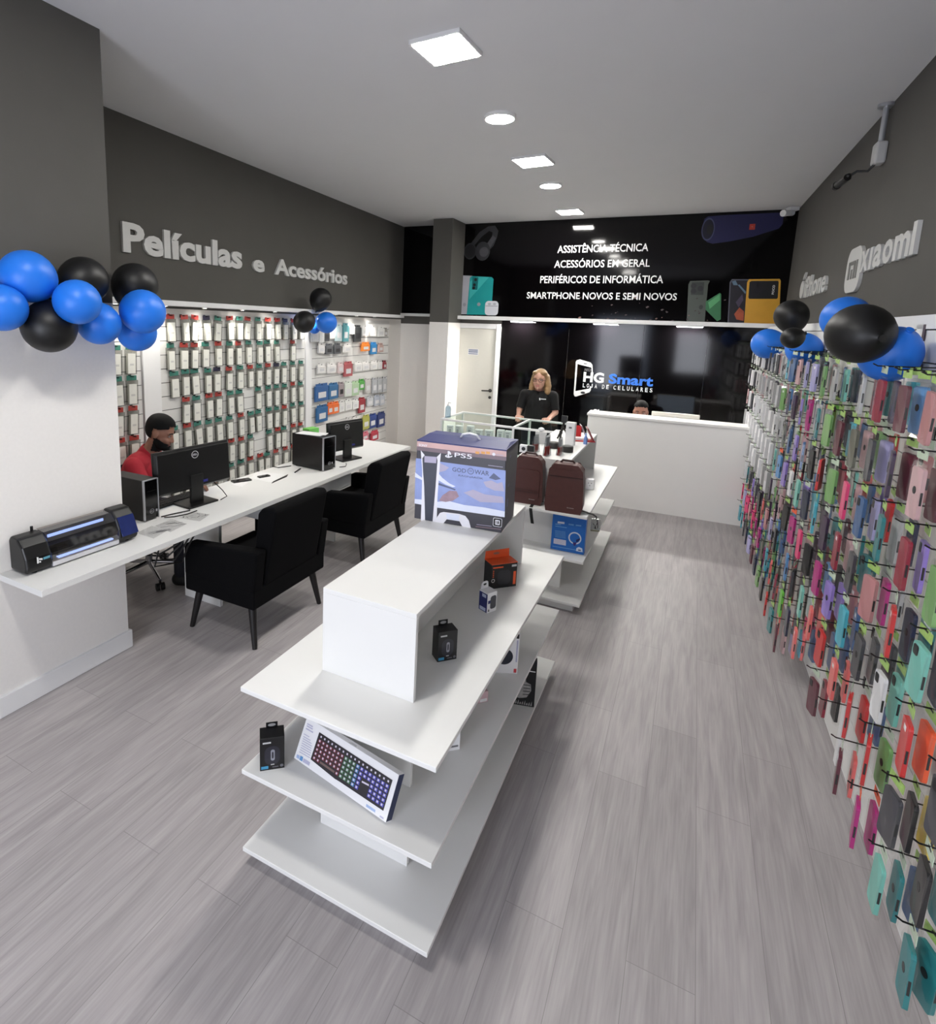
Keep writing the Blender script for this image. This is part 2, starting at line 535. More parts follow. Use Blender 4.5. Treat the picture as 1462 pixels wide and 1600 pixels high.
b.art(circ(c2[0], c2[1], rr * 0.85, 24, rr * 1.05), Z1 + 0.0004, 0); ring(b, c2[0], c2[1], rr * 0.72, rr * 0.85, Z1 + 0.0012, 1, ry=1.2)
b.build('printed_headphones', [g1, g2, g3], PO)
# printed phones at the left
def quad(b, pts, z, mi, r=0.0): b.art([pl(*p) for p in pts], z, mi)
b = MB()
quad(b, [(714, 430), (738, 431), (734, 491), (713, 491)], Z1, 0)
quad(b, [(737, 431.5), (768, 433), (771, 436), (767, 492), (729, 491.5), (734, 434)], Z1 + 0.0004, 1)
quad(b, [(745, 432), (764, 433), (733, 468), (734, 440)], Z1 + 0.0006, 2)
quad(b, [(738, 433), (747.5, 433.5), (745.5, 453), (737, 452.5)], Z1 + 0.0008, 3)
for u, v in ((717.8, 438), (717.3, 445), (716.5, 452), (743, 437), (741, 445), (740, 450)):
    p = pl(u, v); b.art(circ(p[0], p[1], 0.022, 14), Z1 + 0.0012, 4)
for u, v in ((725.5, 476), (748, 475.5)):
    p = pl(u, v); b.art(circ(p[0], p[1], 0.026, 14), Z1 + 0.0012, 5)
b.build('printed_phones', [mat('print_silver', (176, 176, 184), 0.3, var=0.1, scale=6), mat('print_teal', (30, 150, 150), 0.3, var=0.1, scale=6),
                           mat('print_teal_light', (62, 178, 176), 0.3, var=0.1, scale=6), mat('print_teal_dark', (20, 110, 112), 0.3, var=0), g1,
                           mat('print_mark', (150, 150, 158), 0.3, var=0)], PO)
b = MB()
p, q = pl(757, 492.5), pl(779, 470.5)
b.art(rrect(q[0] - p[0], q[1] - p[1], 0.05, 4, (p[0] + q[0]) / 2, (p[1] + q[1]) / 2), Z1 + 0.0016, 0)
p, q = pl(758.5, 478), pl(777.5, 477.5); b.rect(p[0], q[0], p[1] - 0.004, p[1] + 0.004, Z1 + 0.002, 1)
for u in (764.5, 772.5):
    p = pl(u, 475); b.art(circ(p[0], p[1], 0.024, 14, 0.018), Z1 + 0.002, 2)
b.build('printed_earbud_case', [mat('print_pale', (205, 205, 212), 0.3, var=0.03), mat('print_mid', (130, 130, 138), 0.3, var=0), mat('print_pale_dark', (170, 170, 178), 0.3, var=0)], PO)
# printed speaker
b = MB()
sp = lambda pts: polyz(pts, 4.3, 920, 320)
b.art(sp([(760, 160), (775, 95), (800, 78), (900, 70), (1290, 52), (1308, 70), (1300, 130), (1275, 160), (1100, 215), (950, 245), (830, 262), (790, 250), (765, 205)]), Z1, 0)
c = sp([(800, 165)])[0]; e = sp([(842, 165)])[0]; rr = e[0] - c[0]
b.art(circ(c[0], c[1], rr * 1.05, 26, rr * 1.95), Z1 + 0.0005, 1); ring(b, c[0], c[1], rr * 0.9, rr * 1.05, Z1 + 0.0009, 2, ry=1.9)
b.art(circ(c[0] + 0.02, c[1], rr * 0.5, 18, rr * 0.9), Z1 + 0.0009, 3)
p, q = sp([(1075, 168)])[0], sp([(1118, 128)])[0]
b.rect(p[0], q[0], p[1], q[1], Z1 + 0.0009, 4)
b.text('JBL', p[0] + 0.02, q[0] - 0.02, p[1] + 0.03, q[1] - 0.03, Z1 + 0.0013, 5, bold=0.02)
b.build('printed_speaker', [mat('print_navy', (20, 20, 72), 0.35, var=0.15, scale=60), mat('print_navy_dark', (12, 12, 34), 0.3, var=0), mat('print_rim', (70, 74, 110), 0.3, var=0), g1,
                            mat('print_red', (190, 62, 48), 0.3, var=0), mat('print_cream', (230, 215, 205), 0.3, var=0)], PO)
# printed green phone and light burst
b = MB()
b.art(sp([(668, 535), (680, 512), (800, 508), (812, 512), (800, 535), (775, 800), (655, 800)]), Z1, 0)
b.art(sp([(690, 520), (775, 520), (768, 605), (683, 605)]), Z1 + 0.0004, 1)
for x, y in ((703, 545), (748, 563), (702, 580)):
    p = sp([(x, y)])[0]; b.art(circ(p[0], p[1], 0.032, 16), Z1 + 0.0008, 2)
p = sp([(752, 688)])[0]; b.art(circ(p[0], p[1], 0.022, 14, 0.028), Z1 + 0.0008, 1)
b.art(sp([(785, 650), (878, 592), (888, 600), (885, 770), (860, 782), (783, 705)]), Z1 + 0.0002, 3)
b.art(sp([(800, 655), (878, 600), (880, 640), (810, 700)]), Z1 + 0.0006, 4)
b.build('printed_green_phone', [mat('print_olive', (70, 76, 68), 0.3, var=0.1, scale=5), mat('print_olive_dark', (40, 44, 40), 0.3, var=0), g1,
                                mat('print_green', (44, 110, 66), 0.35, var=0.35, scale=4), mat('print_green_light', (84, 160, 104), 0.35, var=0.2, scale=4)], PO)
# printed yellow phone with dark phone behind
b = MB()
b.art(sp([(945, 520), (960, 500), (1080, 500), (1050, 800), (930, 800)]), Z1, 0)
b.art(sp([(952, 530), (962, 508), (1075, 508), (1048, 790), (938, 790)]), Z1 + 0.0004, 1)
b.art(sp([(975, 735), (1010, 690), (1040, 715), (1038, 780), (990, 770)]), Z1 + 0.0008, 2)
b.art(sp([(1000, 540), (1010, 535), (1055, 585), (1050, 600)]), Z1 + 0.0008, 3)
b.art(sp([(960, 515), (985, 508), (1000, 540), (970, 540)]), Z1 + 0.0008, 3)
b.art(sp([(985, 655), (1030, 600), (1036, 640), (1005, 690)]), Z1 + 0.0008, 4)
b.art(sp([(1062, 520), (1075, 500), (1280, 498), (1288, 510), (1275, 800), (1265, 815), (1040, 815)]), Z1 + 0.0010, 5)
b.art(sp([(1078, 520), (1090, 512), (1270, 511), (1274, 520), (1268, 625), (1260, 632), (1075, 632), (1070, 622)]), Z1 + 0.0014, 6)
for x, y, r in ((1110, 548, 0.05), (1140, 540, 0.03), (1112, 595, 0.045), (1150, 570, 0.03)):
    p = sp([(x, y)])[0]; b.art(circ(p[0], p[1], r, 16), Z1 + 0.0018, 1)
# sideways lettering on the camera bar
vs, fs = text_geo('POCO', 0.02, False)
p, q = sp([(1226, 602)])[0], sp([(1250, 540)])[0]
b.add([(q[0] - v[1] * (q[0] - p[0]), p[1] + v[0] * (q[1] - p[1]), Z1 + 0.0018) for v in vs], fs, 7)
b.build('printed_yellow_phone', [mat('print_edge', (84, 84, 96), 0.3, var=0), mat('print_ink', (26, 22, 30), 0.3, var=0.4, scale=9), mat('print_ember', (170, 82, 52), 0.3, var=0.4, scale=14),
                                 mat('print_ice', (96, 120, 140), 0.3, var=0.2), mat('print_violet', (72, 62, 84), 0.3, var=0.4, scale=14), mat('print_amber', (218, 164, 54), 0.35, var=0.1, scale=8), g1, M_print_w], PO)
# dusty glitter near the bottom of the print
b = MB()
for _ in range(46):
    u = rnd.uniform(905, 1190); v = rnd.uniform(462, 502)
    p = pl(u, v); s_ = rnd.uniform(0.006, 0.02)
    b.art([(p[0] - s_, p[1]), (p[0], p[1] - s_ * 0.6), (p[0] + s_ * 1.3, p[1] + s_ * 0.5), (p[0], p[1] + s_ * 0.8)], Z1 + 0.0001, rnd.choice((0, 0, 1)))
b.build('printed_debris', [mat('print_brown', (52, 34, 32), 0.35, var=0.4), mat('print_tan', (120, 92, 84), 0.35, var=0.4)], PO)

LB, lw_, lh_ = board('backdrop_panel', 'glossy black panel behind the counter carrying the shop logo', -2.505, 0.69, 0.0, 2.083)
b = MB()
seams = [0, 0.94, 1.88, 2.62, lw_]
for i in range(4):
    b.box(seams[i] + (0.0012 if i else 0), seams[i + 1] - 0.0012, 0, lh_, 0, 0.012)
b.build('sheet', M_gloss, LB)
LINV = LB.matrix_world.inverted()
def ll(u, v):
    q = LINV @ on_wall('back', u, v, 0.012); return (q.x, q.y)
LG = thing_m('shop_logo', 'white and blue shop logo with phone outline on black backdrop', 'logo', LB.matrix_world.copy())
lg = lambda x, y: ll(880 + x / 8.122, 540 + y / 8.122)
b = MB()
b.text('HG', lg(250, 460)[0], lg(510, 460)[0], lg(380, 468)[1], lg(380, 335)[1] - 0.005, 0.012, 0, bold=0.035, th=0.012)
b.build('name_initials', M_print_w, LG)
b = MB()
b.text('Smart', lg(578, 400)[0], lg(1145, 400)[0], lg(850, 512)[1] + 0.012, lg(850, 375)[1] + 0.002, 0.012, 0, bold=0.035, th=0.012)
b.build('name_word', mat('logo_blue', (52, 116, 214), 0.4, var=0.02), LG)
b = MB()
x0, x1 = lg(248, 495)[0], lg(1135, 560)[0]; yb = lg(690, 550)[1]
tx = 'LOJA DE CELULARES'
wds = [('LOJA', 0.0, 0.215), ('DE', 0.285, 0.385), ('CELULARES', 0.45, 1.0)]
for t, a, c in wds:
    n = len(t)
    span = (c - a) * (x1 - x0); cw = span / (n + (n - 1) * 0.55)
    for i, chh in enumerate(t):
        xx = x0 + a * (x1 - x0) + i * cw * 1.55
        b.text(chh, xx, xx + cw * (0.9 if chh != 'J' else 0.7), yb - 0.012, yb + 0.043, 0.012, 0, bold=0.015, th=0.006)
b.build('tagline', M_print_w, LG)
b = MB()
t0 = lg(268, 322); t1 = lg(372, 300)
for i, chh in enumerate('REDE'):
    xx = t0[0] + i * (t1[0] - t0[0]) / 4
    b.text(chh, xx, xx + 0.028, t0[1], t0[1] + 0.035, 0.012, 0, bold=0.01, th=0.004)
b.build('small_caption', mat('logo_grey', (120, 118, 120), 0.4, var=0.02), LG)
b = MB()
# tilted phone outline: frame with open right side
out = [lg(*p) for p in ((132, 615), (160, 205), (172, 186), (210, 176), (345, 215), (368, 245), (372, 345), (362, 345), (358, 282), (345, 275), (180, 232), (152, 578), (330, 545), (340, 515), (350, 515), (348, 565), (330, 592), (160, 646), (142, 640))]
vs = [(p[0], p[1]) for p in out]
b.prism(vs[::-1], 0.012, 0.022, 0)
b.art(circ(lg(248, 597)[0], lg(248, 597)[1], 0.03, 16, 0.016), 0.0226, 1)
b.art(rrect(0.045, 0.010, 0.004, 2, *lg(280, 228)), 0.0226, 1)
b.build('phone_outline', [M_print_w, g1], LG)

# ------------------------------------------------------------------ lamps
def sq_light(u, v, side, label, p=None):
    p = p or at_z(u, v, ZC)
    t = thing('ceiling_light', label, 'ceiling light', (p.x, p.y, ZC), -0.06, 'panel lights in the ceiling row')
    b = MB(); s_ = side / 2
    for x0, x1, y0, y1 in ((-s_ - .012, s_ + .012, -s_ - .012, -s_), (-s_ - .012, s_ + .012, s_, s_ + .012), (-s_ - .012, -s_, -s_, s_), (s_, s_ + .012, -s_, s_)):
        b.box(x0, x1, y0, y1, -0.022, 0)
    b.build('frame', M_edge, t)
    b = MB(); b.box(-s_, s_, -s_, s_, -0.024, -0.002)
    b.build('diffuser', M_led, t)
def rd_light(u, v, r, label, p=None):
    p = p or at_z(u, v, ZC)
    t = thing('round_ceiling_light', label, 'ceiling light', (p.x, p.y, ZC), 0, 'round lights in the ceiling row')
    b = MB(); b.lathe([(r + 0.012, 0), (r + 0.012, -0.02), (r, -0.024), (r, -0.001)], 32, cap=False); b.build('rim', M_edge, t)
    b = MB(); b.lathe([(r, -0.003), (r, -0.022)], 32); b.build('diffuser', M_led, t)
# the row goes on over the photographer's head
sq_light(0, 0, 0.262, 'square ceiling light above the entrance end of the room', Vector((-1.24, 0.76, ZC)))
sq_light(697, 72, 0.262, 'square ceiling light nearest the camera')
rd_light(781, 181, 0.098, 'larger-looking round ceiling light, second in the row')
sq_light(833, 249.5, 0.27, 'square ceiling light between the two round ones')
rd_light(860, 287.5, 0.10, 'smaller-looking round ceiling light, fourth in the row')
sq_light(890, 329, 0.262, 'square ceiling light closest to the back poster')
for (u0, v0), (u1, v1), lb in (((797, 501), (832, 506), 'LED strip under the back ledge, above the door side'), ((928, 506), (963, 510), 'LED strip under the back ledge, middle one above the logo'),
                               ((1058, 513), (1095, 518), 'LED strip under the back ledge, nearest the right wall')):
    p = wall_pt('back', (on_wall('back', u0, v0, .12).x + on_wall('back', u1, v1, .12).x) / 2, 2.0835, 0.11)
    t = thing('ledge_light', lb, 'LED light', p, math.atan(SB), 'LED strips under the back ledge')
    b = MB(); b.box(-0.15, 0.15, -0.055, 0.055, -0.012, 0.001); b.build('housing', M_edge, t)
    b = MB(); b.box(-0.14, 0.14, -0.045, 0.045, -0.016, -0.010); b.build('diffuser', M_bar, t)
# small downlights in the left ledge
ys = [2.75, 3.2, 3.63, 4.12, 4.61, 5.2, 5.8, 6.3, 6.8]
for i, y in enumerate(ys):
    p = wall_pt('left', y, 2.075, 0.12)
    t = thing('downlight', 'small white downlight under the left ledge, ' + ORD[i] + ' from the pillar', 'downlight', p, 0, 'downlights under the left ledge')
    b = MB(); b.lathe([(0.024, 0.001), (0.024, -0.006), (0.017, -0.008), (0.017, 0.0)], 16, cap=False); b.build('rim', M_edge, t)
    b = MB(); b.lathe([(0.017, -0.002), (0.017, -0.006)], 16); b.build('lens', M_led, t)
    L = bpy.data.lights.new('downlight_lamp', 'SPOT'); L.energy = 3.5; L.spot_size = radians(100); L.spot_blend = 0.6; L.color = (1, 0.95, 0.86); L.shadow_soft_size = 0.015
    o = bpy.data.objects.new('downlight_lamp', L); COL.objects.link(o); o.parent = t; o.location = (0, 0, -0.012)

# ------------------------------------------------------------------ wall lettering
def sign(label, w, words, m, th=0.02, bold=0.0, name='wall_lettering'):
    p0 = words[0][1]
    t = thing_m(name, label, 'sign', frame(w, on_wall(w, *p0)))
    inv = t.matrix_world.inverted()
    return t, inv
T, inv = sign('white raised lettering about screen films and accessories on dark left wall', 'left', [('P', (190, 395))], M_letters)
def lw2(w, u, v):
    q = inv @ on_wall(w, u, v); return q.x, q.y
for t, a, c, zlo, zhi in (('Películas', (190, 394), (376, 418), 0.0, 0.222), ('e', (393, 420), (411, 424), 0.0, 0.116), ('Acessórios', (427.5, 428), (540.5, 445), 0.0, 0.165)):
    x0, x1 = lw2('left', *a)[0], lw2('left', *c)[0]
    zb = 2.452 - T.location.z
    b = MB(); b.text(t, x0, x1, zb + zlo, zb + zhi, 0.0, 0, bold=0.036 if t != 'Acessórios' else 0.029, th=0.02)
    b.build('word', M_letters, T)
T, inv = sign('white raised phone lettering with fruit emblem, nearest the back poster', 'rightup', [('i', (1250, 465))], M_letters)
x0 = 0.0; x1 = lw2('rightup', 1294, 440)[0]
z0 = 2.375 - T.location.z
b = MB()
L_ = x1 - x0
b.prism([(p[0], p[1]) for p in circ(0.16 * L_ * 0.75, z0 + 0.085, 0.10, 22, 0.085)], 0, 0.02)
b.prism([(0.11 * L_, z0 + 0.18), (0.16 * L_, z0 + 0.19), (0.19 * L_, z0 + 0.245), (0.14 * L_, z0 + 0.225)], 0, 0.02)
b.build('fruit_mark', M_letters, T)
b = MB(); b.text('iPhone', 0.24 * L_, L_, z0 - 0.005, z0 + 0.19, 0.0, 0, bold=0.02, th=0.02)
b.build('word', M_letters, T)
T, inv = sign('white raised lettering with rounded square emblem on dark right wall', 'rightup', [('x', (1325, 452))], M_letters)
sg = lambda x, y: lw2('rightup', 1220 + x / 6.041, 340 + y / 6.041)
x0, x1 = sg(632, 600)[0], sg(795, 400)[0]
zc = 2.46 - T.location.z
b = MB(); b.prism(rrect(x1 - x0, 0.30, 0.10, 6, (x0 + x1) / 2, zc), 0, 0.02)
b.build('emblem_tile', M_letters, T)
b = MB()
w_ = (x1 - x0); cx = (x0 + x1) / 2
for xa, xb, za, zb in ((-0.30, -0.20, -.06, .06), (-0.30, 0.12, .035, .06), (0.06, 0.14, -.06, .05), (-0.10, -0.02, -.06, .005), (0.20, 0.29, -.06, .06)):
    b.box(cx + xa * w_, cx + xb * w_, zc + za, zc + zb, 0.02, 0.024)
b.build('emblem_letters', mat('letter_shade', (120, 119, 116), 0.5, var=0), T)
x0, x1 = sg(775, 500)[0], sg(1318, 200)[0]
b = MB()
zl = 2.425 - T.location.z
wd = [('x', 1.0, 0), ('ı', 0.36, 0), ('a', 0.95, 0), ('o', 1.0, 0), ('m', 1.45, 0), ('ı', 0.36, 1)]
tot = sum(k[1] for k in wd) + 0.13 * 5; xx = x0
for ch, k, tall in wd:
    ww = (x1 - x0) * k / tot
    if ch == 'ı':
        b.box(xx, xx + ww * 0.85, zl, zl + (0.165 if tall else 0.135), 0, 0.02)
    else:
        b.text(ch, xx, xx + ww, zl, zl + 0.135, 0, 0, bold=0.03, th=0.02)
    xx += ww + (x1 - x0) * 0.13 / tot
b.build('word', M_letters, T)

# ------------------------------------------------------------------ cameras and conduit on the right
p = on_wall('rightup', 1383, 238)
T = thing_m('surveillance_camera', 'black surveillance camera hanging from white conduit on the right wall', 'camera', frame('rightup', p))
b = MB(); b.tube([(0, 0.06, 0.03), (0, ZC - p.z - 0.005, 0.03)], 0.016, 12); b.tube([(0, ZC - p.z - 0.02, 0.03), (0, ZC - p.z - 0.001, 0.03)], 0.045, 16)
b.build('conduit', M_silver, T)
b = MB(); b.box(-0.05, 0.05, -0.07, 0.06, 0.0, 0.06)
b.build('junction_box', mat('box_plastic', (190, 190, 190), 0.5, var=0.03), T, bevel=0.012)
b = MB(); b.tube([(0, -0.06, 0.04), (-0.02, -0.10, 0.07), (-0.05, -0.09, 0.12), (-0.06, -0.11, 0.15)], 0.008)
b.tube([(-0.02, -0.13, 0.17), (-0.14, -0.15, 0.20)], 0.022, 14); b.tube([(-0.14, -0.15, 0.20), (-0.16, -0.153, 0.205)], 0.026, 14)
b.ball((-0.03, -0.12, 0.165), 0.018, 12, 8)
b.build('camera_body', M_black, T)
p = Vector((0.80, 7.93, 3.39))
T = thing('corner_camera', 'small white surveillance camera in the back right ceiling corner', 'camera', p, radians(200))
b = MB(); b.box(-0.05, 0.05, -0.05, 0.05, 0.0, ZC - p.z - 0.001); b.build('mount', M_edge, T, bevel=0.008)
b = MB(); b.tube([(0, 0, -0.02), (0.10, 0.06, -0.035)], 0.032, 14); b.tube([(0, 0, 0.01), (0, 0, -0.02)], 0.014); b.tube([(0.10, 0.06, -0.035), (0.135, 0.08, -0.04)], 0.036, 14)
b.build('camera_body', M_edge, T)
# ================================================================== FURNITURE
def island(name, label, dy):
    cx, y0 = (ax0 + ax1) / 2, ay0 + dy
    w, l = ax1 - ax0, ay1 - ay0
    t = thing(name, label, 'display stand', (cx, y0, 0))
    hw = w / 2; t_ = 0.018
    b = MB(); b.box(-hw, hw, 0, l, zB - t_, zB); b.build('lower_shelf', M_white, t, bevel=0.002)
    b = MB(); b.box(-hw, hw, 0, l, zM - t_, zM); b.build('middle_shelf', M_white, t, bevel=0.002)
    b = MB(); b.box(-hw, hw, 0, l, zA - t_, zA); b.build('upper_shelf', M_white, t, bevel=0.002)
    X0, X1, Y0_, Y1_ = bx0 - cx, bx1 - cx, by0 - ay0, by1 - ay0
    xw = (X0 + X1) / 2
    b = MB()
    for z0, z1 in ((zB, zM - t_), (zM, zA - t_)):
        b.box(X0, X1, Y0_, Y0_ + 0.018, z0, z1); b.box(X0, X1, Y1_ - 0.018, Y1_, z0, z1); b.box(xw - 0.01, xw + 0.01, Y0_ + 0.018, Y1_ - 0.018, z0, z1)
    b.build('column', M_white, t, bevel=0.0015)
    b = MB()
    b.box(X0, X1, Y0_, Y0_ + 0.018, zA, zT - 0.018); b.box(X0, X1, Y1_ - 0.018, Y1_, zA, zT - 0.018); b.box(xw - 0.01, xw + 0.01, Y0_ + 0.018, Y1_ - 0.018, zA, zT - 0.018)
    b.build('top_box', M_white, t, bevel=0.0015)
    b = MB(); b.box(X0, X1, Y0_, Y1_, zT - 0.018, zT); b.build('box_lid', M_white, t, bevel=0.0015)
    b = MB(); b.box(-hw + 0.05, hw - 0.05, 0.05, l - 0.05, 0, zB - t_); b.build('base', M_white, t)
    return t
I1 = island('display_stand', 'white tiered display stand in front carrying the game console box', 0.0)
DY2 = 3.8985 - ay0 + 0.016
I2 = island('display_stand', 'white tiered display stand farther back carrying the brown backpacks', DY2)
for ch in I2.children:   # the rear stand is a little shorter
    pass
I2.scale = (1, (5.592 - 3.9145) / (ay1 - ay0), 1)

M_counter = mat('counter_white', (240, 238, 236), 0.4, var=0.012, scale=8)
# reception counter
K0, K1, KY, KZ = -1.03, 0.80, 6.72, 1.054
T = thing('reception_counter', 'tall white reception counter at the back right', 'counter', (K0, KY, 0), math.atan(SB))
L_ = K1 - K0
b = MB(); b.box(0, L_, 0, 0.03, 0, KZ - 0.025); b.box(0, 0.03, 0.03, 0.55, 0, KZ - 0.025); b.build('front_panel', M_counter, T, bevel=0.002)
b = MB(); b.box(-0.01, L_, -0.015, 0.27, KZ - 0.025, KZ); b.build('counter_top', M_counter, T, bevel=0.003)
b = MB(); b.box(0.03, L_, 0.03, 0.42, 0.72, 0.745); b.build('worktop', M_counter, T)
# glass showcase
T = thing('glass_showcase', 'white framed glass showcase with pale boxes in front of the standing woman', 'showcase', (-2.50, 5.86, 0), -0.02)
Lc, Dc, Hc, dv = 1.37, 0.66, 0.95, 0.84
b = MB()
s_ = 0.022
for x in (0, dv, Lc - s_):
    b.box(x, x + s_, 0, Dc, Hc - s_, Hc)
    for y in (0, Dc - s_):
        b.box(x, x + s_, y, y + s_, 0.5, Hc - s_)
for x0, x1 in ((s_, dv), (dv + s_, Lc - s_)):
    for y in (0, Dc - s_):
        b.box(x0, x1, y, y + s_, Hc - s_, Hc)
b.build('frame', M_edge, T, bevel=0.002)
b = MB(); b.box(0, Lc, 0, Dc, 0, 0.5); b.build('cabinet_base', M_white, T, bevel=0.002)
b = MB()
b.box(s_, dv, 0.008, 0.013, 0.5, Hc - s_); b.box(dv + s_, Lc - s_, 0.008, 0.013, 0.5, Hc - s_)
b.box(0.008, 0.013, s_, Dc - s_, 0.5, Hc - s_); b.box(Lc - 0.013, Lc - 0.008, s_, Dc - s_, 0.5, Hc - s_); b.box(dv + 0.008, dv + 0.013, s_, Dc - s_, 0.5, Hc - s_)
b.box(s_, dv, s_, Dc - s_, Hc - 0.012, Hc - 0.006); b.box(dv + s_, Lc - s_, s_, Dc - s_, Hc - 0.012, Hc - 0.006)
b.build('glass', M_glass, T)
b = MB(); b.box(s_, dv, 0.03, Dc - 0.03, 0.70, 0.708); b.box(dv + s_, Lc - s_, 0.20, Dc - 0.03, 0.70, 0.708); b.build('glass_shelf', M_glass, T)
tm = T.matrix_world.copy()
from mathutils import Euler
tm = Matrix.Translation((-2.50, 5.86, 0)) @ Euler((0, 0, -0.02)).to_matrix().to_4x4()
for i, (x, h, w) in enumerate(((0.07, .15, .075), (0.17, .155, .075), (0.30, .165, .075), (0.42, .14, .09), (0.53, .145, .09), (0.66, .16, .075), (0.76, .165, .07))):
    p = tm @ Vector((x, 0.14 + 0.02 * (i % 3), 0.7085))
    o = thing('phone_box', 'small pale box standing in the glass showcase, ' + ORD[i] + ' from the left', 'box', p, rnd.uniform(-.3, .2), 'pale boxes in the showcase')
    b = MB(); b.box(-w / 2, w / 2, -0.03, 0.03, 0, h); b.build('box_body', M_paper, o, bevel=0.002)
    b = MB(); b.M = Matrix.Translation((0, -0.0305, 0)) @ Matrix.Rotation(pi / 2, 4, 'X'); b.rect(-w * .2, w * .2, h * .25, h * .75, 0, 0); b.rect(-w * .3, w * .3, h * .82, h * .88, 0, 0)
    b.build('front_print', mat('box_print', (170, 172, 176), 0.5, var=0.1), o)

# long service table
TX, TXB, TY0, TY1 = -2.5423, -3.1404, 1.424, 5.208
T = thing('service_table', 'long white service table along the left wall with computers', 'table', (TX, TY0, 0))
b = MB()
b.prism([(XC + 0.003 - TX, 0), (0, 0), (0, TY1 - TY0), (TXB - TX, TY1 - TY0), (TXB - TX, PY1 + .02 - TY0), (XC + 0.003 - TX, PY1 + .02 - TY0)], TZ - 0.03, TZ)
b.build('table_top', M_white, T, bevel=0.003)
for y in (2.74, 4.15, 5.12):
    b = MB(); b.box(-0.57, -0.23, y - TY0, y - TY0 + 0.025, 0.0, TZ - 0.03); b.build('support_panel', M_white, T)
b = MB(); b.box(-0.56, -0.06, 3.05 - TY0, 3.07 - TY0, 0.56, TZ - 0.03); b.box(-0.56, -0.06, 4.13 - TY0, 4.15 - TY0, 0.56, TZ - 0.03); b.box(-0.56, -0.06, 3.07 - TY0, 4.13 - TY0, 0.56, 0.575)
b.build('drawer_case', M_white, T)
for y in (3.075, 3.605):
    b = MB(); b.box(-0.075, -0.055, y - TY0, y + 0.52 - TY0, 0.58, 0.700); d = b.build('drawer', M_white, T, bevel=0.002)
    b = MB(); b.box(-0.0545, -0.047, y + 0.10 - TY0, y + 0.42 - TY0, 0.685, 0.695); b.build('handle', M_silver, d)
# cables under the table by the pillar
b = MB()
for k in range(4):
    o_ = 0.03 * k
    b.tube([(-2.86 + o_, 2.16 + .04 * k, TZ - 0.045), (-2.84 + o_, 2.20, 0.60 - .03 * k), (-2.80 + o_, 2.28 + .03 * k, 0.55 - .02 * k), (-2.74 + o_, 2.36, 0.60), (-2.72 + o_, 2.42, TZ - 0.045)], 0.006, 6)
tag(b.build('cable', M_black), 'black cables hanging in loops under the table beside the pillar', 'cable')

# armchairs
def armchair(name, label, x, y):
    t = thing(name, label, 'armchair', (x, y, 0), 0, 'black armchairs at the service table')
    b = MB(); b.box(-0.28, 0.20, -0.28, 0.28, 0.40, 0.47); b.build('seat', M_fabric, t, bevel=0.03, seg=3)
    b = MB(); b.box(-0.285, 0.285, -0.365, 0.365, 0.265, 0.40); b.build('seat_frame', M_fabric, t, bevel=0.012)
    b = MB()
    prof = [(0.18, 0.38), (0.285, 0.38), (0.375, 0.87), (0.35, 0.895), (0.27, 0.88), (0.235, 0.84)]
    n = len(prof); vs = [(p[0], yy, p[1]) for yy in (-0.27, 0.27) for p in prof]
    b.add(vs, [tuple(range(n)), tuple(range(2 * n - 1, n - 1, -1))] + [(i, i + n, (i + 1) % n + n, (i + 1) % n) for i in range(n)])
    b.build('backrest', M_fabric, t, bevel=0.02, seg=3)
    for s_ in (-1, 1):
        b = MB()
        prof = [(-0.285, 0.37), (0.285, 0.37), (0.32, 0.64), (0.20, 0.63), (-0.26, 0.585), (-0.285, 0.565)]
        ya, yb = (0.28, 0.37) if s_ > 0 else (-0.37, -0.28)
        vs = [(p[0], yy, p[1]) for yy in (ya, yb) for p in prof]
        b.add(vs, [tuple(range(n)), tuple(range(2 * n - 1, n - 1, -1))] + [(i, i + n, (i + 1) % n + n, (i + 1) % n) for i in range(n)])
        b.build('arm', M_fabric, t, bevel=0.022, seg=3)
    for sx in (-1, 1):
        for sy in (-1, 1):
            b = MB(); b.tube([(sx * 0.215, sy * 0.30, 0.27), (sx * 0.265, sy * 0.335, 0.0)], 0.027, 12, r1=0.016); b.build('leg', M_legwood, t)
    return t
armchair('armchair', 'black fabric armchair nearest the camera, back turned to the aisle', -2.48, 2.80)
armchair('armchair', 'black fabric armchair farther along the table, behind the nearer one', -2.51, 4.13)

# office chair behind the table (the seated man's)
T = thing('office_chair', 'black office chair with chrome star base behind the table', 'office chair', (-3.60, 2.83, 0), radians(33))
b = MB(); b.box(-0.24, 0.22, -0.24, 0.24, 0.40, 0.46); b.build('seat', M_fabric, T, bevel=0.025, seg=3)
b = MB(); b.box(-0.215, -0.185, -0.20, 0.20, 0.50, 0.86); b.build('backrest', M_fabric, T, bevel=0.014, seg=3)
b = MB(); b.tube([(-0.20, 0, 0.42), (-0.20, 0, 0.54)], 0.018); b.build('back_post', M_black, T)
b = MB(); b.tube([(0, 0, 0.10), (0, 0, 0.41)], 0.025, 14); b.build('gas_column', M_chrome, T)
for k in range(5):
    a = radians(72 * k - 58)
    e = Vector((0.30 * cos(a), 0.30 * sin(a), 0.075))
    b = MB(); b.tube([(0, 0, 0.115), tuple(e)], 0.018, 10, r1=0.012); lg_ = b.build('base_leg', M_chrome, T)
    b = MB(); ta = Vector((-sin(a), cos(a), 0))
    for s_ in (-1, 1):
        c = e + ta * (0.018 * s_) - Vector((0, 0, 0.047))
        b.tube([c - ta * 0.011, c + ta * 0.011], 0.028, 16)
    b.tube([e, e - Vector((0, 0, 0.03))], 0.008)
    b.build('caster', M_black, lg_)

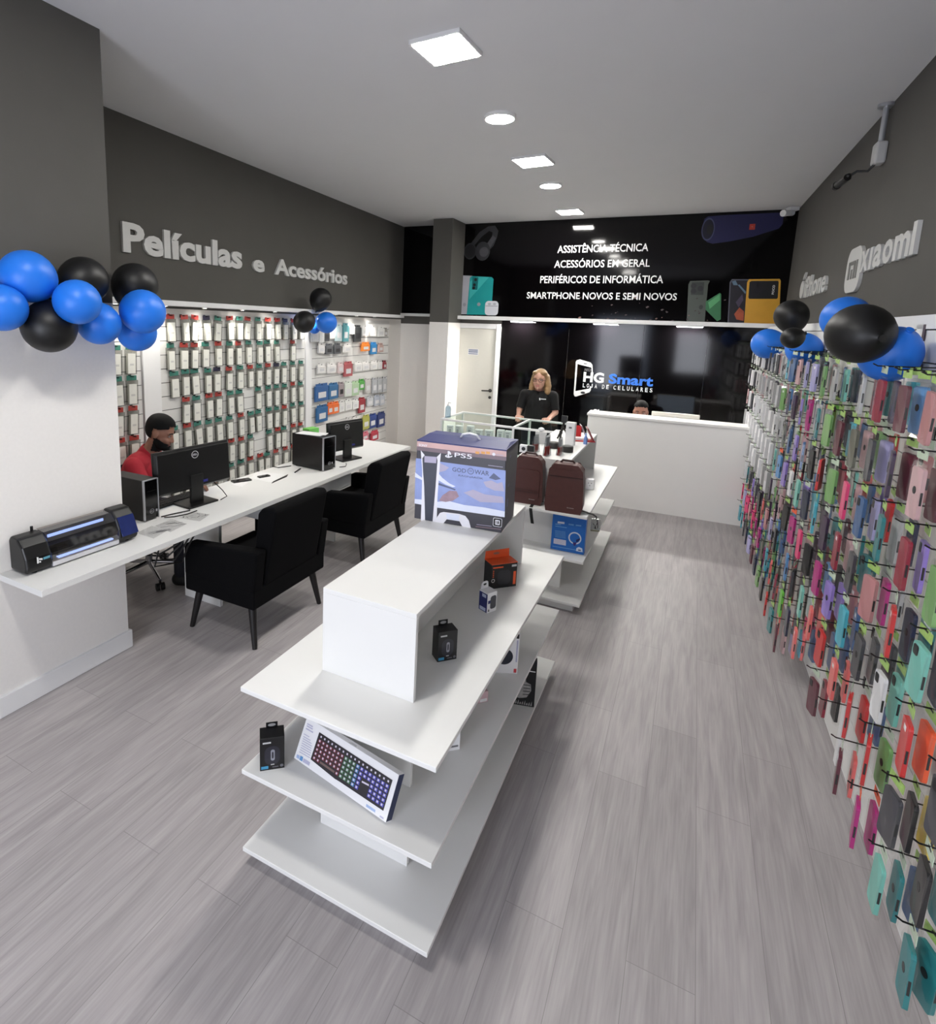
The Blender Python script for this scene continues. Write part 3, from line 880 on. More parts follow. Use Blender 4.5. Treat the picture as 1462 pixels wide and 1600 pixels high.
# ================================================================== THINGS ON THE TABLE
# film cutter: dark end caps, clear curved cover, steel lip
T = thing('film_cutter', 'black film cutting machine with clear lit cover lying beside the pillar', 'machine', (-2.82, 1.475, TZ), radians(-1.5))
LY = 0.60
pf = [(-0.06, 0.0), (0.072, 0.0), (0.086, 0.02), (0.080, 0.075), (0.055, 0.130), (0.015, 0.168), (-0.045, 0.172), (-0.062, 0.15)]
def extr(b, prof, y0, y1, mi=0, sc=1.0, z_=0.0):
    n = len(prof); vs = [(p[0] * sc, yy, p[1] * sc + z_) for yy in (y0, y1) for p in prof]
    b.add(vs, [tuple(range(n)), tuple(range(2 * n - 1, n - 1, -1))] + [(i, i + n, (i + 1) % n + n, (i + 1) % n) for i in range(n)], mi)
b = MB(); extr(b, pf, 0, 0.125, 0, 1.0, 0.008); b.build('left_end_cap', M_black, T, bevel=0.012, seg=3)
b = MB(); extr(b, pf, LY - 0.115, LY, 0, 1.04, 0.008); cap = b.build('right_end_cap', M_black, T, bevel=0.012, seg=3)
b = MB(); b.box(-0.062, -0.02, 0.125, LY - 0.115, 0.008, 0.165); b.box(-0.02, 0.055, 0.125, LY - 0.115, 0.008, 0.03); b.box(-0.02, 0.03, 0.125, LY - 0.115, 0.085, 0.10)
b.build('body', M_blackm, T)
b = MB(); b.box(0.055, 0.083, 0.125, LY - 0.115, 0.008, 0.032); b.build('steel_lip', mat('bright_steel', (214, 214, 218), 0.3, 0.35, var=0.02), T, bevel=0.003)
b = MB()
cv = [(0.080, 0.032), (0.078, 0.080), (0.055, 0.132), (0.015, 0.172), (-0.05, 0.178)]
for (xa, za), (xb, zb) in zip(cv, cv[1:]):
    b.add([(xa, 0.125, za), (xa, LY - 0.115, za), (xb, LY - 0.115, zb), (xb, 0.125, zb)], [(0, 1, 2, 3)])
b.build('clear_cover', film('smoked_cover', (196, 180, 170), 0.35, 0.04, 0.75), T)
b = MB(); b.box(-0.018, -0.012, 0.16, LY - 0.14, 0.128, 0.142); b.box(0.035, 0.054, 0.17, LY - 0.13, 0.0305, 0.036)
b.build('inner_lamp', mat('blue_lamp', (130, 165, 255), 0.5, var=0, emit=1.6), T)
b = MB(); b.box(-0.055, 0.05, 0.17, 0.23, 0.04, 0.083); b.build('cutter_carriage', M_black, T, bevel=0.006)
b = MB(); b.M = Matrix.Translation((0.0635, LY - 0.105, 0.09)) @ Matrix.Rotation(radians(-24), 4, 'Y'); b.box(0.013, 0.022, 0.0, 0.095, -0.055, 0.055)
b.build('touch_screen', mat('blue_screen', (30, 40, 88), 0.15, var=0.3, scale=20, emit=0.06), cap)
b = MB(); b.M = Matrix.Translation((0.0925, 0.045, 0.055)) @ Matrix.Rotation(pi / 2, 4, 'Z') @ Matrix.Rotation(pi / 2, 4, 'X')
b.art([(0, 0), (0.008, 0), (0.008, 0.03), (0, 0.034)], 0, 0); b.art([(0.010, 0.016), (0.026, 0.010), (0.026, 0.02), (0.010, 0.024)], 0, 0); b.art([(0.010, 0.002), (0.018, 0.0), (0.018, 0.008), (0.01, 0.01)], 0, 0)
b.rect(0.03, 0.062, 0.010, 0.022, 0, 1)
b.build('maker_mark', [M_print_w, mat('teal_mark', (90, 150, 170), 0.4, var=0.3, scale=200)], T)
b = MB(); b.tube([(-0.04, 0.10, 0.172), (-0.04, 0.10, 0.20)], 0.007, 8); b.build('knob', M_black, T)
b = MB()
for y in (0.05, LY - 0.05):
    for x in (-0.04, 0.05): b.tube([(x, y, 0), (x, y, 0.009)], 0.012, 10)
b.build('rubber_foot', M_blackm, T)

def pc_tower(label, loc, rz, w, d, h):
    """front face looks along local +X"""
    t = thing('computer_tower', label, 'computer', loc, rz, 'desktop computers on the service table')
    b = MB(); b.box(-d, -0.012, -w / 2, w / 2, 0.006, h); b.build('case', M_black, t, bevel=0.004)
    b = MB(); b.box(-0.012, 0.0, -w / 2 + .004, w / 2 - .004, 0.01, h - .004); b.build('front_panel', mat('gloss_black', (6, 6, 7), 0.12, var=0), t, bevel=0.004)
    b = MB()
    b.box(-0.012, 0.003, -w / 2 - .001, -w / 2 + .004, 0.008, h); b.box(-0.012, 0.003, w / 2 - .004, w / 2 + .001, 0.008, h); b.box(-0.012, 0.003, -w / 2 + .004, w / 2 - .004, h - 0.004, h + 0.001)
    b.build('silver_trim', M_silver, t)
    b = MB(); b.M = Matrix.Translation((0.0015, 0, 0)) @ Matrix.Rotation(pi / 2, 4, 'Z') @ Matrix.Rotation(pi / 2, 4, 'X')
    ring(b, 0, 0.06, 0.014, 0.017, 0, 0, 20, 0.85); b.text('DELL', -0.0105, 0.0105, 0.056, 0.064, 0, 0, bold=0.02); b.rect(0.028, 0.042, 0.05, 0.066, 0, 0)
    b.rect(-0.035, 0.035, h * .72, h * .725, 0, 1)
    b.build('badge', [mat('badge_grey', (150, 150, 155), 0.4, var=0), M_black], t)
    b = MB()
    for x in (-d + .04, -0.05):
        for y in (-w / 2 + .02, w / 2 - .02): b.box(x - .01, x + .01, y - .01, y + .01, 0, 0.0065)
    b.build('foot', M_blackm, t)
    return t
pc_tower('black computer tower behind the film cutter, against the pillar', (-2.90, 2.315, TZ), radians(2), 0.105, 0.31, 0.262)
pc_tower('black computer tower beside the farther monitor with papers on top', (-2.685, 3.93, TZ), radians(-6), 0.155, 0.36, 0.29)
def monitor(label, loc, rz, w, h, lift, tilt):
    """screen faces local -X, its back faces +X"""
    t = thing('monitor', label, 'monitor', loc, rz, 'monitors on the service table')
    M_ = Matrix.Translation((0, 0, lift + h / 2)) @ Matrix.Rotation(tilt, 4, 'Y')
    b = MB(); b.M = M_
    b.box(-0.02, 0.0, -w / 2, w / 2, -h / 2, h / 2)
    vs = [(0, -w / 2 + .003, -h / 2 + .003), (0, w / 2 - .003, -h / 2 + .003), (0, w / 2 - .003, h / 2 - .003), (0, -w / 2 + .003, h / 2 - .003),
          (0.022, -w / 2 + .016, -h / 2 + .016), (0.022, w / 2 - .016, -h / 2 + .016), (0.022, w / 2 - .016, h / 2 - .016), (0.022, -w / 2 + .016, h / 2 - .016)]
    b.add(vs, [(0, 1, 5, 4), (1, 2, 6, 5), (2, 3, 7, 6), (3, 0, 4, 7), (4, 5, 6, 7)])
    b.build('housing', M_black, t, bevel=0.004)
    b = MB(); b.M = M_; b.box(-0.0215, -0.0202, -w / 2 + .015, w / 2 - .015, -h / 2 + .02, h / 2 - .015)
    b.build('screen', mat('screen_glow', (180, 195, 215), 0.3, var=0.2, scale=8, emit=0.5), t)
    b = MB(); b.M = M_ @ Matrix.Translation((0.0232, 0, h / 2 - 0.055)) @ Matrix.Rotation(pi / 2, 4, 'Z') @ Matrix.Rotation(pi / 2, 4, 'X')
    ring(b, 0, 0, 0.0235, 0.0275, 0, 0, 28, 0.9); b.text('DELL', -0.019, 0.019, -0.0065, 0.0065, 0, 0, bold=0.025)
    b.build('badge', mat('badge_light', (196, 196, 200), 0.4, var=0), t)
    b = MB(); b.box(0.012, 0.035, -0.05, 0.05, 0.012, lift + 0.10); b.build('stand_neck', M_black, t, bevel=0.004)
    b = MB(); b.box(-0.10, 0.10, -0.12, 0.12, 0, 0.014); b.build('stand_base', M_black, t, bevel=0.004)
    b = MB(); b.M = M_; b.box(0.020, 0.030, 0.05, 0.085, -h / 2 + .035, -h / 2 + .05); b.build('cable_plug', mat('blue_plug', (40, 40, 120), 0.5, var=0), t)
    return t
monitor('black monitor in front of the seated man, back facing the shop', (-2.95, 2.70, TZ), radians(-5), 0.60, 0.29, 0.105, radians(-4))
monitor('black monitor farther along the table, next to the tower with papers', (-2.80, 4.36, TZ), radians(-14), 0.44, 0.27, 0.085, radians(-4))
# keyboard half hidden behind the monitor
T = thing('keyboard', 'black keyboard partly hidden behind the nearer monitor', 'keyboard', (-3.09, 2.66, TZ), radians(90))
b = MB(); b.box(-0.20, 0.20, -0.06, 0.055, 0, 0.014); b.build('keyboard_body', M_black, T, bevel=0.003)
b = MB()
for i in range(15):
    for j in range(5):
        b.box(-0.19 + i * 0.0255, -0.19 + i * 0.0255 + 0.021, -0.05 + j * 0.0205, -0.05 + j * 0.0205 + 0.017, 0.014, 0.019)
b.build('keys', M_blackm, T)
def cable(pts, label, r=0.0035):
    b = MB(); b.tube(pts, r, 6)
    tag(b.build('cable', M_black), label, 'cable')
zt = TZ + 0.005
cable([(-2.91, 2.84, TZ + 0.12), (-2.86, 2.87, TZ + 0.06), (-2.83, 2.88, TZ + .02), (-2.84, 2.83, zt)], 'black cable curling down at the right of the nearer monitor stand')
cable([(-2.84, 2.56, zt), (-2.86, 2.50, zt), (-2.88, 2.44, zt), (-2.895, 2.378, zt)], 'black cable running between nearer monitor stand and tower')
cable([(-2.80, 2.58, zt), (-2.80, 2.50, zt), (-2.83, 2.42, zt), (-2.87, 2.38, zt)], 'black cable in front of the other one, nearer the table edge')
cable([(-2.66, 4.05, zt), (-2.63, 4.10, zt), (-2.66, 4.16, zt), (-2.69, 4.20, zt)], 'short black cable loop between farther tower and monitor')
cable([(-3.03, 3.85, zt), (-3.08, 3.74, zt), (-3.11, 3.70, TZ + 0.02)], 'thin cable behind the farther tower')

def sheet(name, label, cat, pts, z0, m, group=None, h=0.0015):
    b = MB(); a = sum(pts[i][0] * pts[(i + 1) % 4][1] - pts[(i + 1) % 4][0] * pts[i][1] for i in range(4))
    b.prism(pts if a > 0 else pts[::-1], z0, z0 + h)
    return tag(b.build(name, m), label, cat, group)
def zp(u, v, z=TZ): p = at_z(u, v, z); return (p.x, p.y)
sheet('paper_sheet', 'white printed sheet under the dark phone on the table', 'paper', [zp(391, 747), zp(402, 737), zp(446, 741), zp(424, 754)], TZ, M_paper, h=0.001)
sheet('clipboard', 'dark clipboard edge sticking out under the printed sheet', 'clipboard', [zp(424, 755.5), zp(427, 752.5), zp(450, 741.5), zp(448, 745)], TZ, M_blackm, h=0.003)
T = thing('phone', 'small dark phone lying on the printed sheet', 'phone', (*zp(412, 745), TZ + 0.0012), radians(70))
b = MB(); b.prism(rrect(0.10, 0.045, 0.008), 0, 0.008); b.build('phone_body', M_black, T)
b = MB(); b.prism(rrect(0.088, 0.040, 0.004), 0.008, 0.0085); b.build('phone_screen', mat('dark_glass', (12, 12, 16), 0.1, var=0), T)
sheet('leaflet', 'pale leaflet right of the nearer monitor', 'paper', [zp(360, 757), zp(366, 752), zp(388, 754), zp(378, 761)], TZ, M_paper, h=0.001)
T = thing('phone', 'dark phone lying behind the pale leaflet', 'phone', (*zp(377, 751.5), TZ), radians(66))
b = MB(); b.prism(rrect(0.15, 0.07, 0.010), 0, 0.009); b.build('phone_body', M_black, T)
b = MB(); b.prism(rrect(0.135, 0.06, 0.004), 0.009, 0.0095); b.build('phone_screen', mat('dark_glass', (12, 12, 16), 0.1, var=0), T)
p0, p1 = at_z(460.5, 738, TZ + .005), at_z(470, 731.5, TZ + .005)
T = thing('pen', 'black pen lying on the table left of the farther tower', 'pen', p0)
d_ = p1 - p0
b = MB(); b.tube([(0, 0, 0), tuple(d_ * 0.9)], 0.005, 8); b.build('barrel', M_black, T)
b = MB(); b.tube([tuple(d_ * 0.9), tuple(d_)], 0.005, 8, r1=0.001); b.build('tip', M_silver, T)
clear = film('film_sheet', (255, 255, 255), 0.10, 0.2, 0.99)
for i, (pts, lb) in enumerate((([zp(213, 833), zp(237, 822), zp(262, 829), zp(240, 842)], 'clear film sheet nearest the film cutter'), ([zp(242, 822), zp(268, 811), zp(292, 819), zp(266, 832)], 'clear printed film sheet between the other two'),
                               ([zp(280, 810), zp(300, 800), zp(328, 804), zp(312, 815)], 'clear film sheet with dark marks, nearest the monitor'))):
    T = thing('film_sheet', lb + ' on the table', 'film sheet', (0, 0, TZ), 0, 'clear film sheets on the table')
    b = MB(); q = [(x, y) for x, y in pts]
    ar = sum(q[k][0] * q[(k + 1) % 4][1] - q[(k + 1) % 4][0] * q[k][1] for k in range(4))
    b.prism(q if ar > 0 else q[::-1], 0.0012, 0.002); b.build('film', clear, T)
    b = MB(); c = Vector((sum(x for x, _ in q) / 4, sum(y for _, y in q) / 4, 0))
    for k in range(9 if i == 2 else 6):
        s0 = c + Vector((rnd.uniform(-.055, .055), rnd.uniform(-.06, .06), 0)); a = rnd.uniform(0, 6.28); l_ = rnd.uniform(.01, .022) if i == 2 else rnd.uniform(.02, .05)
        if i != 2: a = 1.2
        dx, dy = l_ * cos(a), l_ * sin(a); nx, ny = -sin(a) * .004, cos(a) * .004
        b.add([(s0.x - dx, s0.y - dy, .0025), (s0.x + dx, s0.y + dy, .0025), (s0.x + dx + nx, s0.y + dy + ny, .0025), (s0.x - dx + nx, s0.y - dy + ny, .0025)], [(0, 1, 2, 3)], 0)
    b.build('printed_marks', mat('dark_ink', (70, 70, 74), 0.6, var=0) if i == 2 else M_ink, T)
b = MB(); b.M = Matrix.Translation((-2.86, 3.94, TZ + 0.2935)) @ Matrix.Rotation(0.1, 4, 'Z'); b.box(-0.14, 0.10, -0.065, 0.06, 0, 0.003); b.M = b.M @ Matrix.Rotation(0.25, 4, 'Z'); b.box(-0.10, 0.12, -0.05, 0.05, 0.003, 0.005)
tag(b.build('papers', M_paper), 'loose white papers lying on top of the farther tower', 'paper')
T = thing('carton', 'small box with green front standing behind the farther tower', 'box', (-3.02, 4.12, TZ), radians(-10))
b = MB(); b.box(-0.04, 0.04, -0.06, 0.06, 0, 0.30); b.build('box_body', M_paper, T, bevel=0.002)
b = MB(); b.box(-0.041, 0.041, -0.061, 0.061, 0.24, 0.301); b.build('green_print', mat('print_leaf', (110, 190, 80), 0.5, var=0.05), T)
# ================================================================== PRODUCTS ON THE STANDS
FRONT = Matrix.Rotation(pi / 2, 4, 'X')      # print plane: X right, Y up, Z out of the front (-Y)
class Quad:
    """inverse of a picture quad: photograph detail coordinates -> metres on the printed face"""
    def __init__(s, tl, tr, br, bl, w, h):
        s.c = [Vector(p) for p in (bl, br, tr, tl)]; s.w, s.h = w, h
    def __call__(s, x, y):
        u = v = 0.5
        A, B, C, D = s.c
        for _ in range(8):
            P = A * (1 - u) * (1 - v) + B * u * (1 - v) + C * u * v + D * (1 - u) * v
            du = (B - A) * (1 - v) + (C - D) * v; dv = (D - A) * (1 - u) + (C - B) * u
            e = Vector((x, y)) - P; det = du.x * dv.y - du.y * dv.x
            u += (e.x * dv.y - e.y * dv.x) / det; v += (du.x * e.y - du.y * e.x) / det
        return (u * s.w, v * s.h)
    def many(s, pts): return [s(*p) for p in pts]
def carton(name, label, cat, p0, p1, z, d, h, body, bevel=0.0015, group=None):
    """carton standing at height z whose front bottom edge runs p0 -> p1; returns (thing, width)"""
    p0, p1 = Vector(p0[:2]), Vector(p1[:2])
    e = p1 - p0; w = e.length
    t = thing(name, label, cat, (p0.x, p0.y, z), math.atan2(e.y, e.x), group)
    b = MB(); b.box(0, w, 0, d, 0, h)
    b.build('box_body', body, t, bevel=bevel)
    return t, w
def face(eps=0.0006): return Matrix.Translation((0, -eps, 0)) @ FRONT
M_card_black = mat('black_carton', (11, 11, 13), 0.4, var=0.08)
M_card_white = mat('white_carton', (228, 228, 230), 0.45, var=0.02)
M_card_navy = mat('navy_carton', (34, 42, 104), 0.45, var=0.06)

# console box
W_, H_ = 0.434, 0.395
PB, w = carton('console_box', 'large game console box with blue top and white handle', 'box', (-1.153, 2.43), (-0.719, 2.465), zT, 0.275, H_, mat('charcoal_carton', (58, 57, 66), 0.4, var=0.05, scale=10), bevel=0.003)
b = MB(); b.box(0.0, w, -0.0005, 0.2755, H_ - 0.022, H_ + 0.001); b.M = Matrix.Translation((0, 0, H_)); 
b.add([(0.002, 0.0, 0), (w - 0.002, 0.0, 0), (w - 0.012, 0.14, 0.012), (0.012, 0.14, 0.012), (0.002, 0.274, 0), (w - 0.002, 0.274, 0)], [(0, 1, 2, 3), (3, 2, 5, 4), (1, 5, 2), (0, 3, 4)])
b.build('lid', M_card_navy, PB)
b = MB(); b.tube([(w * .42, 0.12, H_ + 0.010), (w * .45, 0.105, H_ + 0.030), (w * .53, 0.10, H_ + 0.040), (w * .61, 0.105, H_ + 0.032), (w * .64, 0.12, H_ + 0.010)], 0.0055, 8)
b.build('carry_handle', M_print_w, PB)
q = Quad((95, 210), (1248, 335), (1140, 1405), (58, 1210), w, H_)
b = MB(); b.M = face()
E1 = 0.0003
pm = [mat('art_peach', (206, 170, 168), 0.4, var=0.25, scale=6), mat('art_mauve', (120, 102, 112), 0.4, var=0.2, scale=6), mat('art_sky', (142, 158, 212), 0.4, var=0.22, scale=14),
      mat('art_snow', (222, 228, 246), 0.4, var=0.06, scale=20), mat('art_console_white', (232, 232, 240), 0.35, var=0.01), mat('art_console_dark', (58, 62, 76), 0.35, var=0.08),
      mat('art_lilac', (176, 170, 196), 0.4, var=0.05), mat('art_amber', (226, 164, 84), 0.4, var=0.1), mat('art_slate', (84, 94, 128), 0.4, var=0.2, scale=30), mat('art_rock', (158, 132, 146), 0.4, var=0.3, scale=40), M_card_black]
def A(pts, z, mi): b.art(q.many(pts), z * E1, mi)
A([(95, 225), (1247, 350), (1243, 420), (93, 290)], 1, 0)
A([(93, 290), (1243, 420), (1240, 470), (91, 340)], 1, 1)
A([(80, 440), (170, 450), (160, 1036), (62, 1018)], 1, 2)
A([(400, 485), (1228, 592), (1190, 1196), (345, 1072)], 1, 2)
A([(70, 620), (110, 650), (165, 690), (165, 720), (100, 690), (68, 680)], 2, 3)
A([(66, 960), (160, 970), (160, 1036), (62, 1018)], 2, 3)
A([(352, 1000), (500, 985), (700, 1040), (950, 1070), (1195, 1120), (1190, 1196), (345, 1072)], 2, 3)
A([(380, 630), (430, 690), (520, 760), (600, 800), (560, 810), (470, 775), (375, 720)], 2, 3)
A([(395, 500), (520, 560), (470, 600), (385, 620)], 2, 6)
A([(1020, 690), (1080, 626), (1165, 700), (1100, 715)], 2, 8)
A([(950, 740), (1050, 720), (1120, 760), (1180, 740), (1200, 860), (1080, 850), (980, 800)], 2, 6)
A([(700, 880), (820, 840), (960, 900), (1180, 930), (1190, 1010), (900, 1000)], 2, 6)
A([(385, 985), (430, 915), (520, 855), (610, 860), (640, 930), (560, 985), (470, 1000)], 3, 9)
A([(360, 745), (480, 790), (600, 835), (590, 850), (470, 810), (360, 775)], 3, 8)
A([(146, 340), (200, 402), (168, 440), (176, 600), (192, 800), (197, 1000), (202, 1252), (146, 1242), (160, 900), (166, 600)], 4, 4)
A([(190, 405), (362, 417), (366, 480), (322, 900), (297, 1272), (202, 1256), (190, 900), (168, 450)], 3, 5)
A([(196, 412), (358, 425), (352, 505), (196, 492)], 5, 6)
A([(416, 374), (360, 426), (370, 470), (342, 800), (297, 1272), (350, 1275), (368, 900), (402, 500)], 4, 4)
A([(395, 1142), (440, 1130), (640, 1156), (715, 1182), (755, 1240), (780, 1346), (680, 1336), (640, 1252), (480, 1226), (430, 1290), (338, 1278), (356, 1200)], 4, 4)
A([(476, 1150), (640, 1172), (632, 1250), (482, 1226)], 5, 3)
def FT(txt, bl, br, hgt, z, mi, bold=0.0):
    p0, p1 = q(*bl), q(*br); b.text(txt, p0[0], p1[0], p0[1], p0[1] + hgt, z * E1, mi, bold=bold)
FT('SONY', (116, 288), (234, 300), 0.0125, 4, 4, 0.02)
FT('PS5', (592, 425), (815, 450), 0.022, 4, 4, 0.01)
A([(505, 350), (528, 352), (548, 375), (550, 400), (530, 395), (525, 372), (525, 425), (505, 420)], 4, 4)
A([(470, 408), (500, 392), (500, 402), (485, 412), (520, 420), (568, 408), (560, 425), (515, 437), (475, 425)], 4, 4)
for x0 in (862, 935, 995): A([(x0, 352), (x0 + 48, 357), (x0 + 47, 388), (x0 - 1, 383)], 4, 7)
p = q(1090, 388); b.art(circ(p[0], p[1], 0.0075, 16), 4 * E1, 4); A([(1118, 388), (1208, 398), (1207, 406), (1117, 396)], 4, 6)
A([(1015, 524), (1195, 546), (1195, 553), (1015, 531)], 4, 6)
FT('GOD', (560, 606), (735, 624), 0.020, 4, 8, 0.01); FT('WAR', (842, 640), (1022, 664), 0.022, 4, 8, 0.01)
p = q(795, 605); ring(b, p[0], p[1], 0.0125, 0.0155, 4 * E1, 8, 24); FT('OF', (778, 612), (812, 616), 0.008, 4, 8, 0.01)
FT('RAGNARÖK', (638, 668), (950, 700), 0.010, 4, 8, 0.01)
p0, p1 = q(1038, 1305), q(1156, 1325)
cx_, cy_, s_ = (p0[0] + p1[0]) / 2, p0[1] + 0.019, 0.042
b.art(rrect(s_, s_, 0.006, 3, cx_, cy_), 4 * E1, 4); b.art(rrect(s_ * .9, s_ * .9, 0.005, 3, cx_, cy_), 5 * E1, 10); b.art(rrect(s_ * .52, s_ * .55, 0.003, 2, cx_, cy_), 6 * E1, 4)
b.text('18', cx_ - 0.008, cx_ + 0.008, cy_ - 0.008, cy_ + 0.008, 7 * E1, 10, bold=0.04)
A([(850, 1290), (1030, 1312), (1030, 1318), (850, 1296)], 4, 6); A([(835, 1312), (1140, 1348), (1140, 1362), (835, 1326)], 4, 1)
b.build('front_print', pm, PB)
b = MB(); b.M = Matrix.Translation((w + 0.0005, 0, 0)) @ Matrix.Rotation(pi / 2, 4, 'Z') @ FRONT
for y0, y1 in ((0.10, 0.14), (0.20, 0.212), (0.34, 0.352)): b.rect(0.08, 0.11, y0, y1, 0, 0)
b.build('side_print', pm[8], PB)

def zq(u, v, z): p = at_z(u, v, z); return (p.x, p.y)
# orange and black headset box
T, w = carton('gadget_box', 'black and orange gadget box with orange hanging flap', 'box', zq(766, 921, zA), zq(806, 915.5, zA), zA, 0.075, 0.125, M_card_black)
M_or = mat('orange_card', (226, 88, 38), 0.45, var=0.05)
b = MB(); b.box(-0.001, w + 0.001, -0.001, 0.076, 0.125, 0.128)
b.add([(0, 0.0735, 0.127), (w * .96, 0.0735, 0.127), (w * .96, 0.078, 0.168), (w * .04, 0.078, 0.165), (0, 0.0755, 0.127), (w * .96, 0.0755, 0.127), (w * .96, 0.080, 0.168), (w * .04, 0.080, 0.165)], [(0, 1, 2, 3), (7, 6, 5, 4), (0, 3, 7, 4), (1, 5, 6, 2), (3, 2, 6, 7)])
b.M = Matrix.Translation((w * .45, 0.0762, 0.150)) @ FRONT; b.art(circ(0, 0, 0.018, 16, 0.006), 0.0016, 1)
b.build('hanging_flap', [M_or, mat('hole_grey', (150, 110, 96), 0.5, var=0)], T)
b = MB(); b.M = face()
b.rect(w * .05, w * .45, 0.106, 0.113, 0, 0); b.rect(w * .78, w * .97, 0.105, 0.116, 0, 2)
for k in range(4): b.art(circ(w * .08, 0.093 - .010 * k, 0.0035, 10), 0, 0)
ring(b, w * .08, 0.043, 0.006, 0.010, 0, 2, 18)
b.art(rrect(w * .5, 0.075, 0.02, 5, w * .5, 0.055), 0, 1)
b.rect(w * .86, w * .96, 0.012, 0.08, 0, 0)
b.build('front_print', [M_or, mat('carton_sheen', (34, 34, 42), 0.3, var=0.3, scale=40), mat('print_pale2', (190, 190, 190), 0.4, var=0.1)], T)
# white and blue mouse box
T, w = carton('mouse_box', 'small white and blue mouse box with hanging tab', 'box', zq(760.5, 959, zA), zq(775, 953.5, zA), zA, 0.055, 0.095, M_card_white)
b = MB(); b.M = Matrix.Translation((-0.0006, 0.055, 0)) @ Matrix.Rotation(-pi / 2, 4, 'Z') @ FRONT
b.rect(0.002, 0.053, 0.002, 0.090, 0, 0); b.rect(0.008, 0.045, 0.006, 0.022, 0.0003, 1); b.rect(0.02, 0.045, 0.07, 0.085, 0.0003, 1)
b.build('side_print', [M_card_navy, mat('carton_pale_blue', (180, 190, 215), 0.5, var=0.1)], T)
b = MB(); b.M = face(); b.art(rrect(w * .62, 0.062, 0.012, 6, w * .6, 0.047), 0, 0); b.rect(w * .05, w * .3, 0.045, 0.06, 0, 1); b.art([(w * .06, 0.008), (w * .24, 0.008), (w * .15, 0.022)], 0, 2)
b.build('front_print', [mat('mouse_grey', (66, 68, 76), 0.4, var=0.1), M_card_navy, M_card_black], T)
b = MB(); b.M = Matrix.Translation((0, 0.052, 0.095)) @ FRONT; b.prism([(w * .1, 0), (w * .9, 0), (w * .85, 0.026), (w * .7, 0.032), (w * .3, 0.032), (w * .15, 0.026)], -0.001, 0.001); b.art(circ(w * .5, 0.018, 0.010, 12, 0.005), 0.0015, 1)
b.build('hanging_tab', [M_card_white, M_card_black], T)
def black_mouse(label, p0, p1, z, d, h):
    T, w = carton('mouse_box', label, 'box', p0, p1, z, d, h, M_card_black)
    b = MB(); b.M = face()
    b.art(rrect(w * .62, h * .58, w * .28, 6, w * .5, h * .45), 0, 0); b.art(rrect(w * .16, h * .34, w * .07, 4, w * .52, h * .46), 0.0003, 1); b.art(rrect(w * .07, h * .2, w * .03, 3, w * .52, h * .46), 0.0006, 0)
    b.rect(w * .12, w * .45, h * .83, h * .88, 0, 2); b.rect(w * .44, w * .58, h * .155, h * .185, 0.0003, 2)
    b.rect(w * .05, w * .34, h * .05, h * .14, 0.0003, 3); b.rect(w * .5, w * .75, h * .07, h * .10, 0, 4); b.art(circ(w * .88, h * .1, w * .07, 12), 0, 4)
    b.build('front_print', [mat('mouse_dark', (38, 38, 48), 0.35, var=0.3, scale=60), mat('mouse_silver', (140, 142, 152), 0.35, var=0.3, scale=80), mat('print_pale2', (190, 190, 190), 0.4, var=0.1), mat('print_cyan', (60, 140, 180), 0.45, var=0.1), mat('print_dim', (96, 96, 102), 0.4, var=0.2)], T)
    b = MB(); b.M = Matrix.Translation((0, d - 0.004, h)) @ FRONT
    b.prism([(w * .26, 0), (w * .74, 0), (w * .74, 0.020), (w * .26, 0.020)], -0.001, 0.001); b.art(circ(w * .5, 0.010, w * .16, 14, 0.006), 0.0015, 1)
    b.build('hanging_tab', [M_card_black, mat('tab_hole', (150, 150, 150), 0.6, var=0)], T)
black_mouse('black mouse box on the upper shelf of the front stand', zq(683, 1035, zA), zq(713, 1029.5, zA), zA, 0.055, 0.122)
black_mouse('black mouse box on the middle shelf, left of the keyboard box', zq(406, 1205.5, zM), zq(444.5, 1199.5, zM), zM, 0.06, 0.128)

# keyboard box leaning on the column
BL, BR = at_z(459, 1190, zM), at_z(602, 1292, zM)
W_, H_ = (BR - BL).length, 0.145
e = BR - BL
th = radians(26); dk = 0.035
KB = thing('keyboard_box', 'white keyboard box leaning on the column of the front stand', 'box', (BL.x, BL.y, zM + dk * sin(th)), 0)
KB.rotation_euler = (Matrix.Rotation(math.atan2(e.y, e.x), 4, 'Z') @ Matrix.Rotation(-th, 4, 'X')).to_euler()
b = MB(); b.box(0, W_, 0, dk, 0, H_); b.build('box_body', M_card_white, KB, bevel=0.0015)
b = MB(); b.box(W_ - 0.0005, W_ + 0.0006, 0.002, dk - 0.001, 0.002, H_ - 0.002); b.build('side_print', mat('carton_deep_navy', (28, 40, 78), 0.45, var=0.05), KB)
q = Quad((290, 115), (1330, 785), (1185, 1330), (140, 585), W_, H_)
b = MB(); b.M = face(0.0005)
A([(450, 305), (1265, 850), (1165, 1200), (690, 880), (640, 850), (350, 615)], 1, 0)
TLk, TRk, BRk, BLk = q(462, 325), q(1252, 855), q(1165, 1175), q(365, 612)
cols = [1] * 7 + [2] * 3 + [3] * 1 + [4] * 7
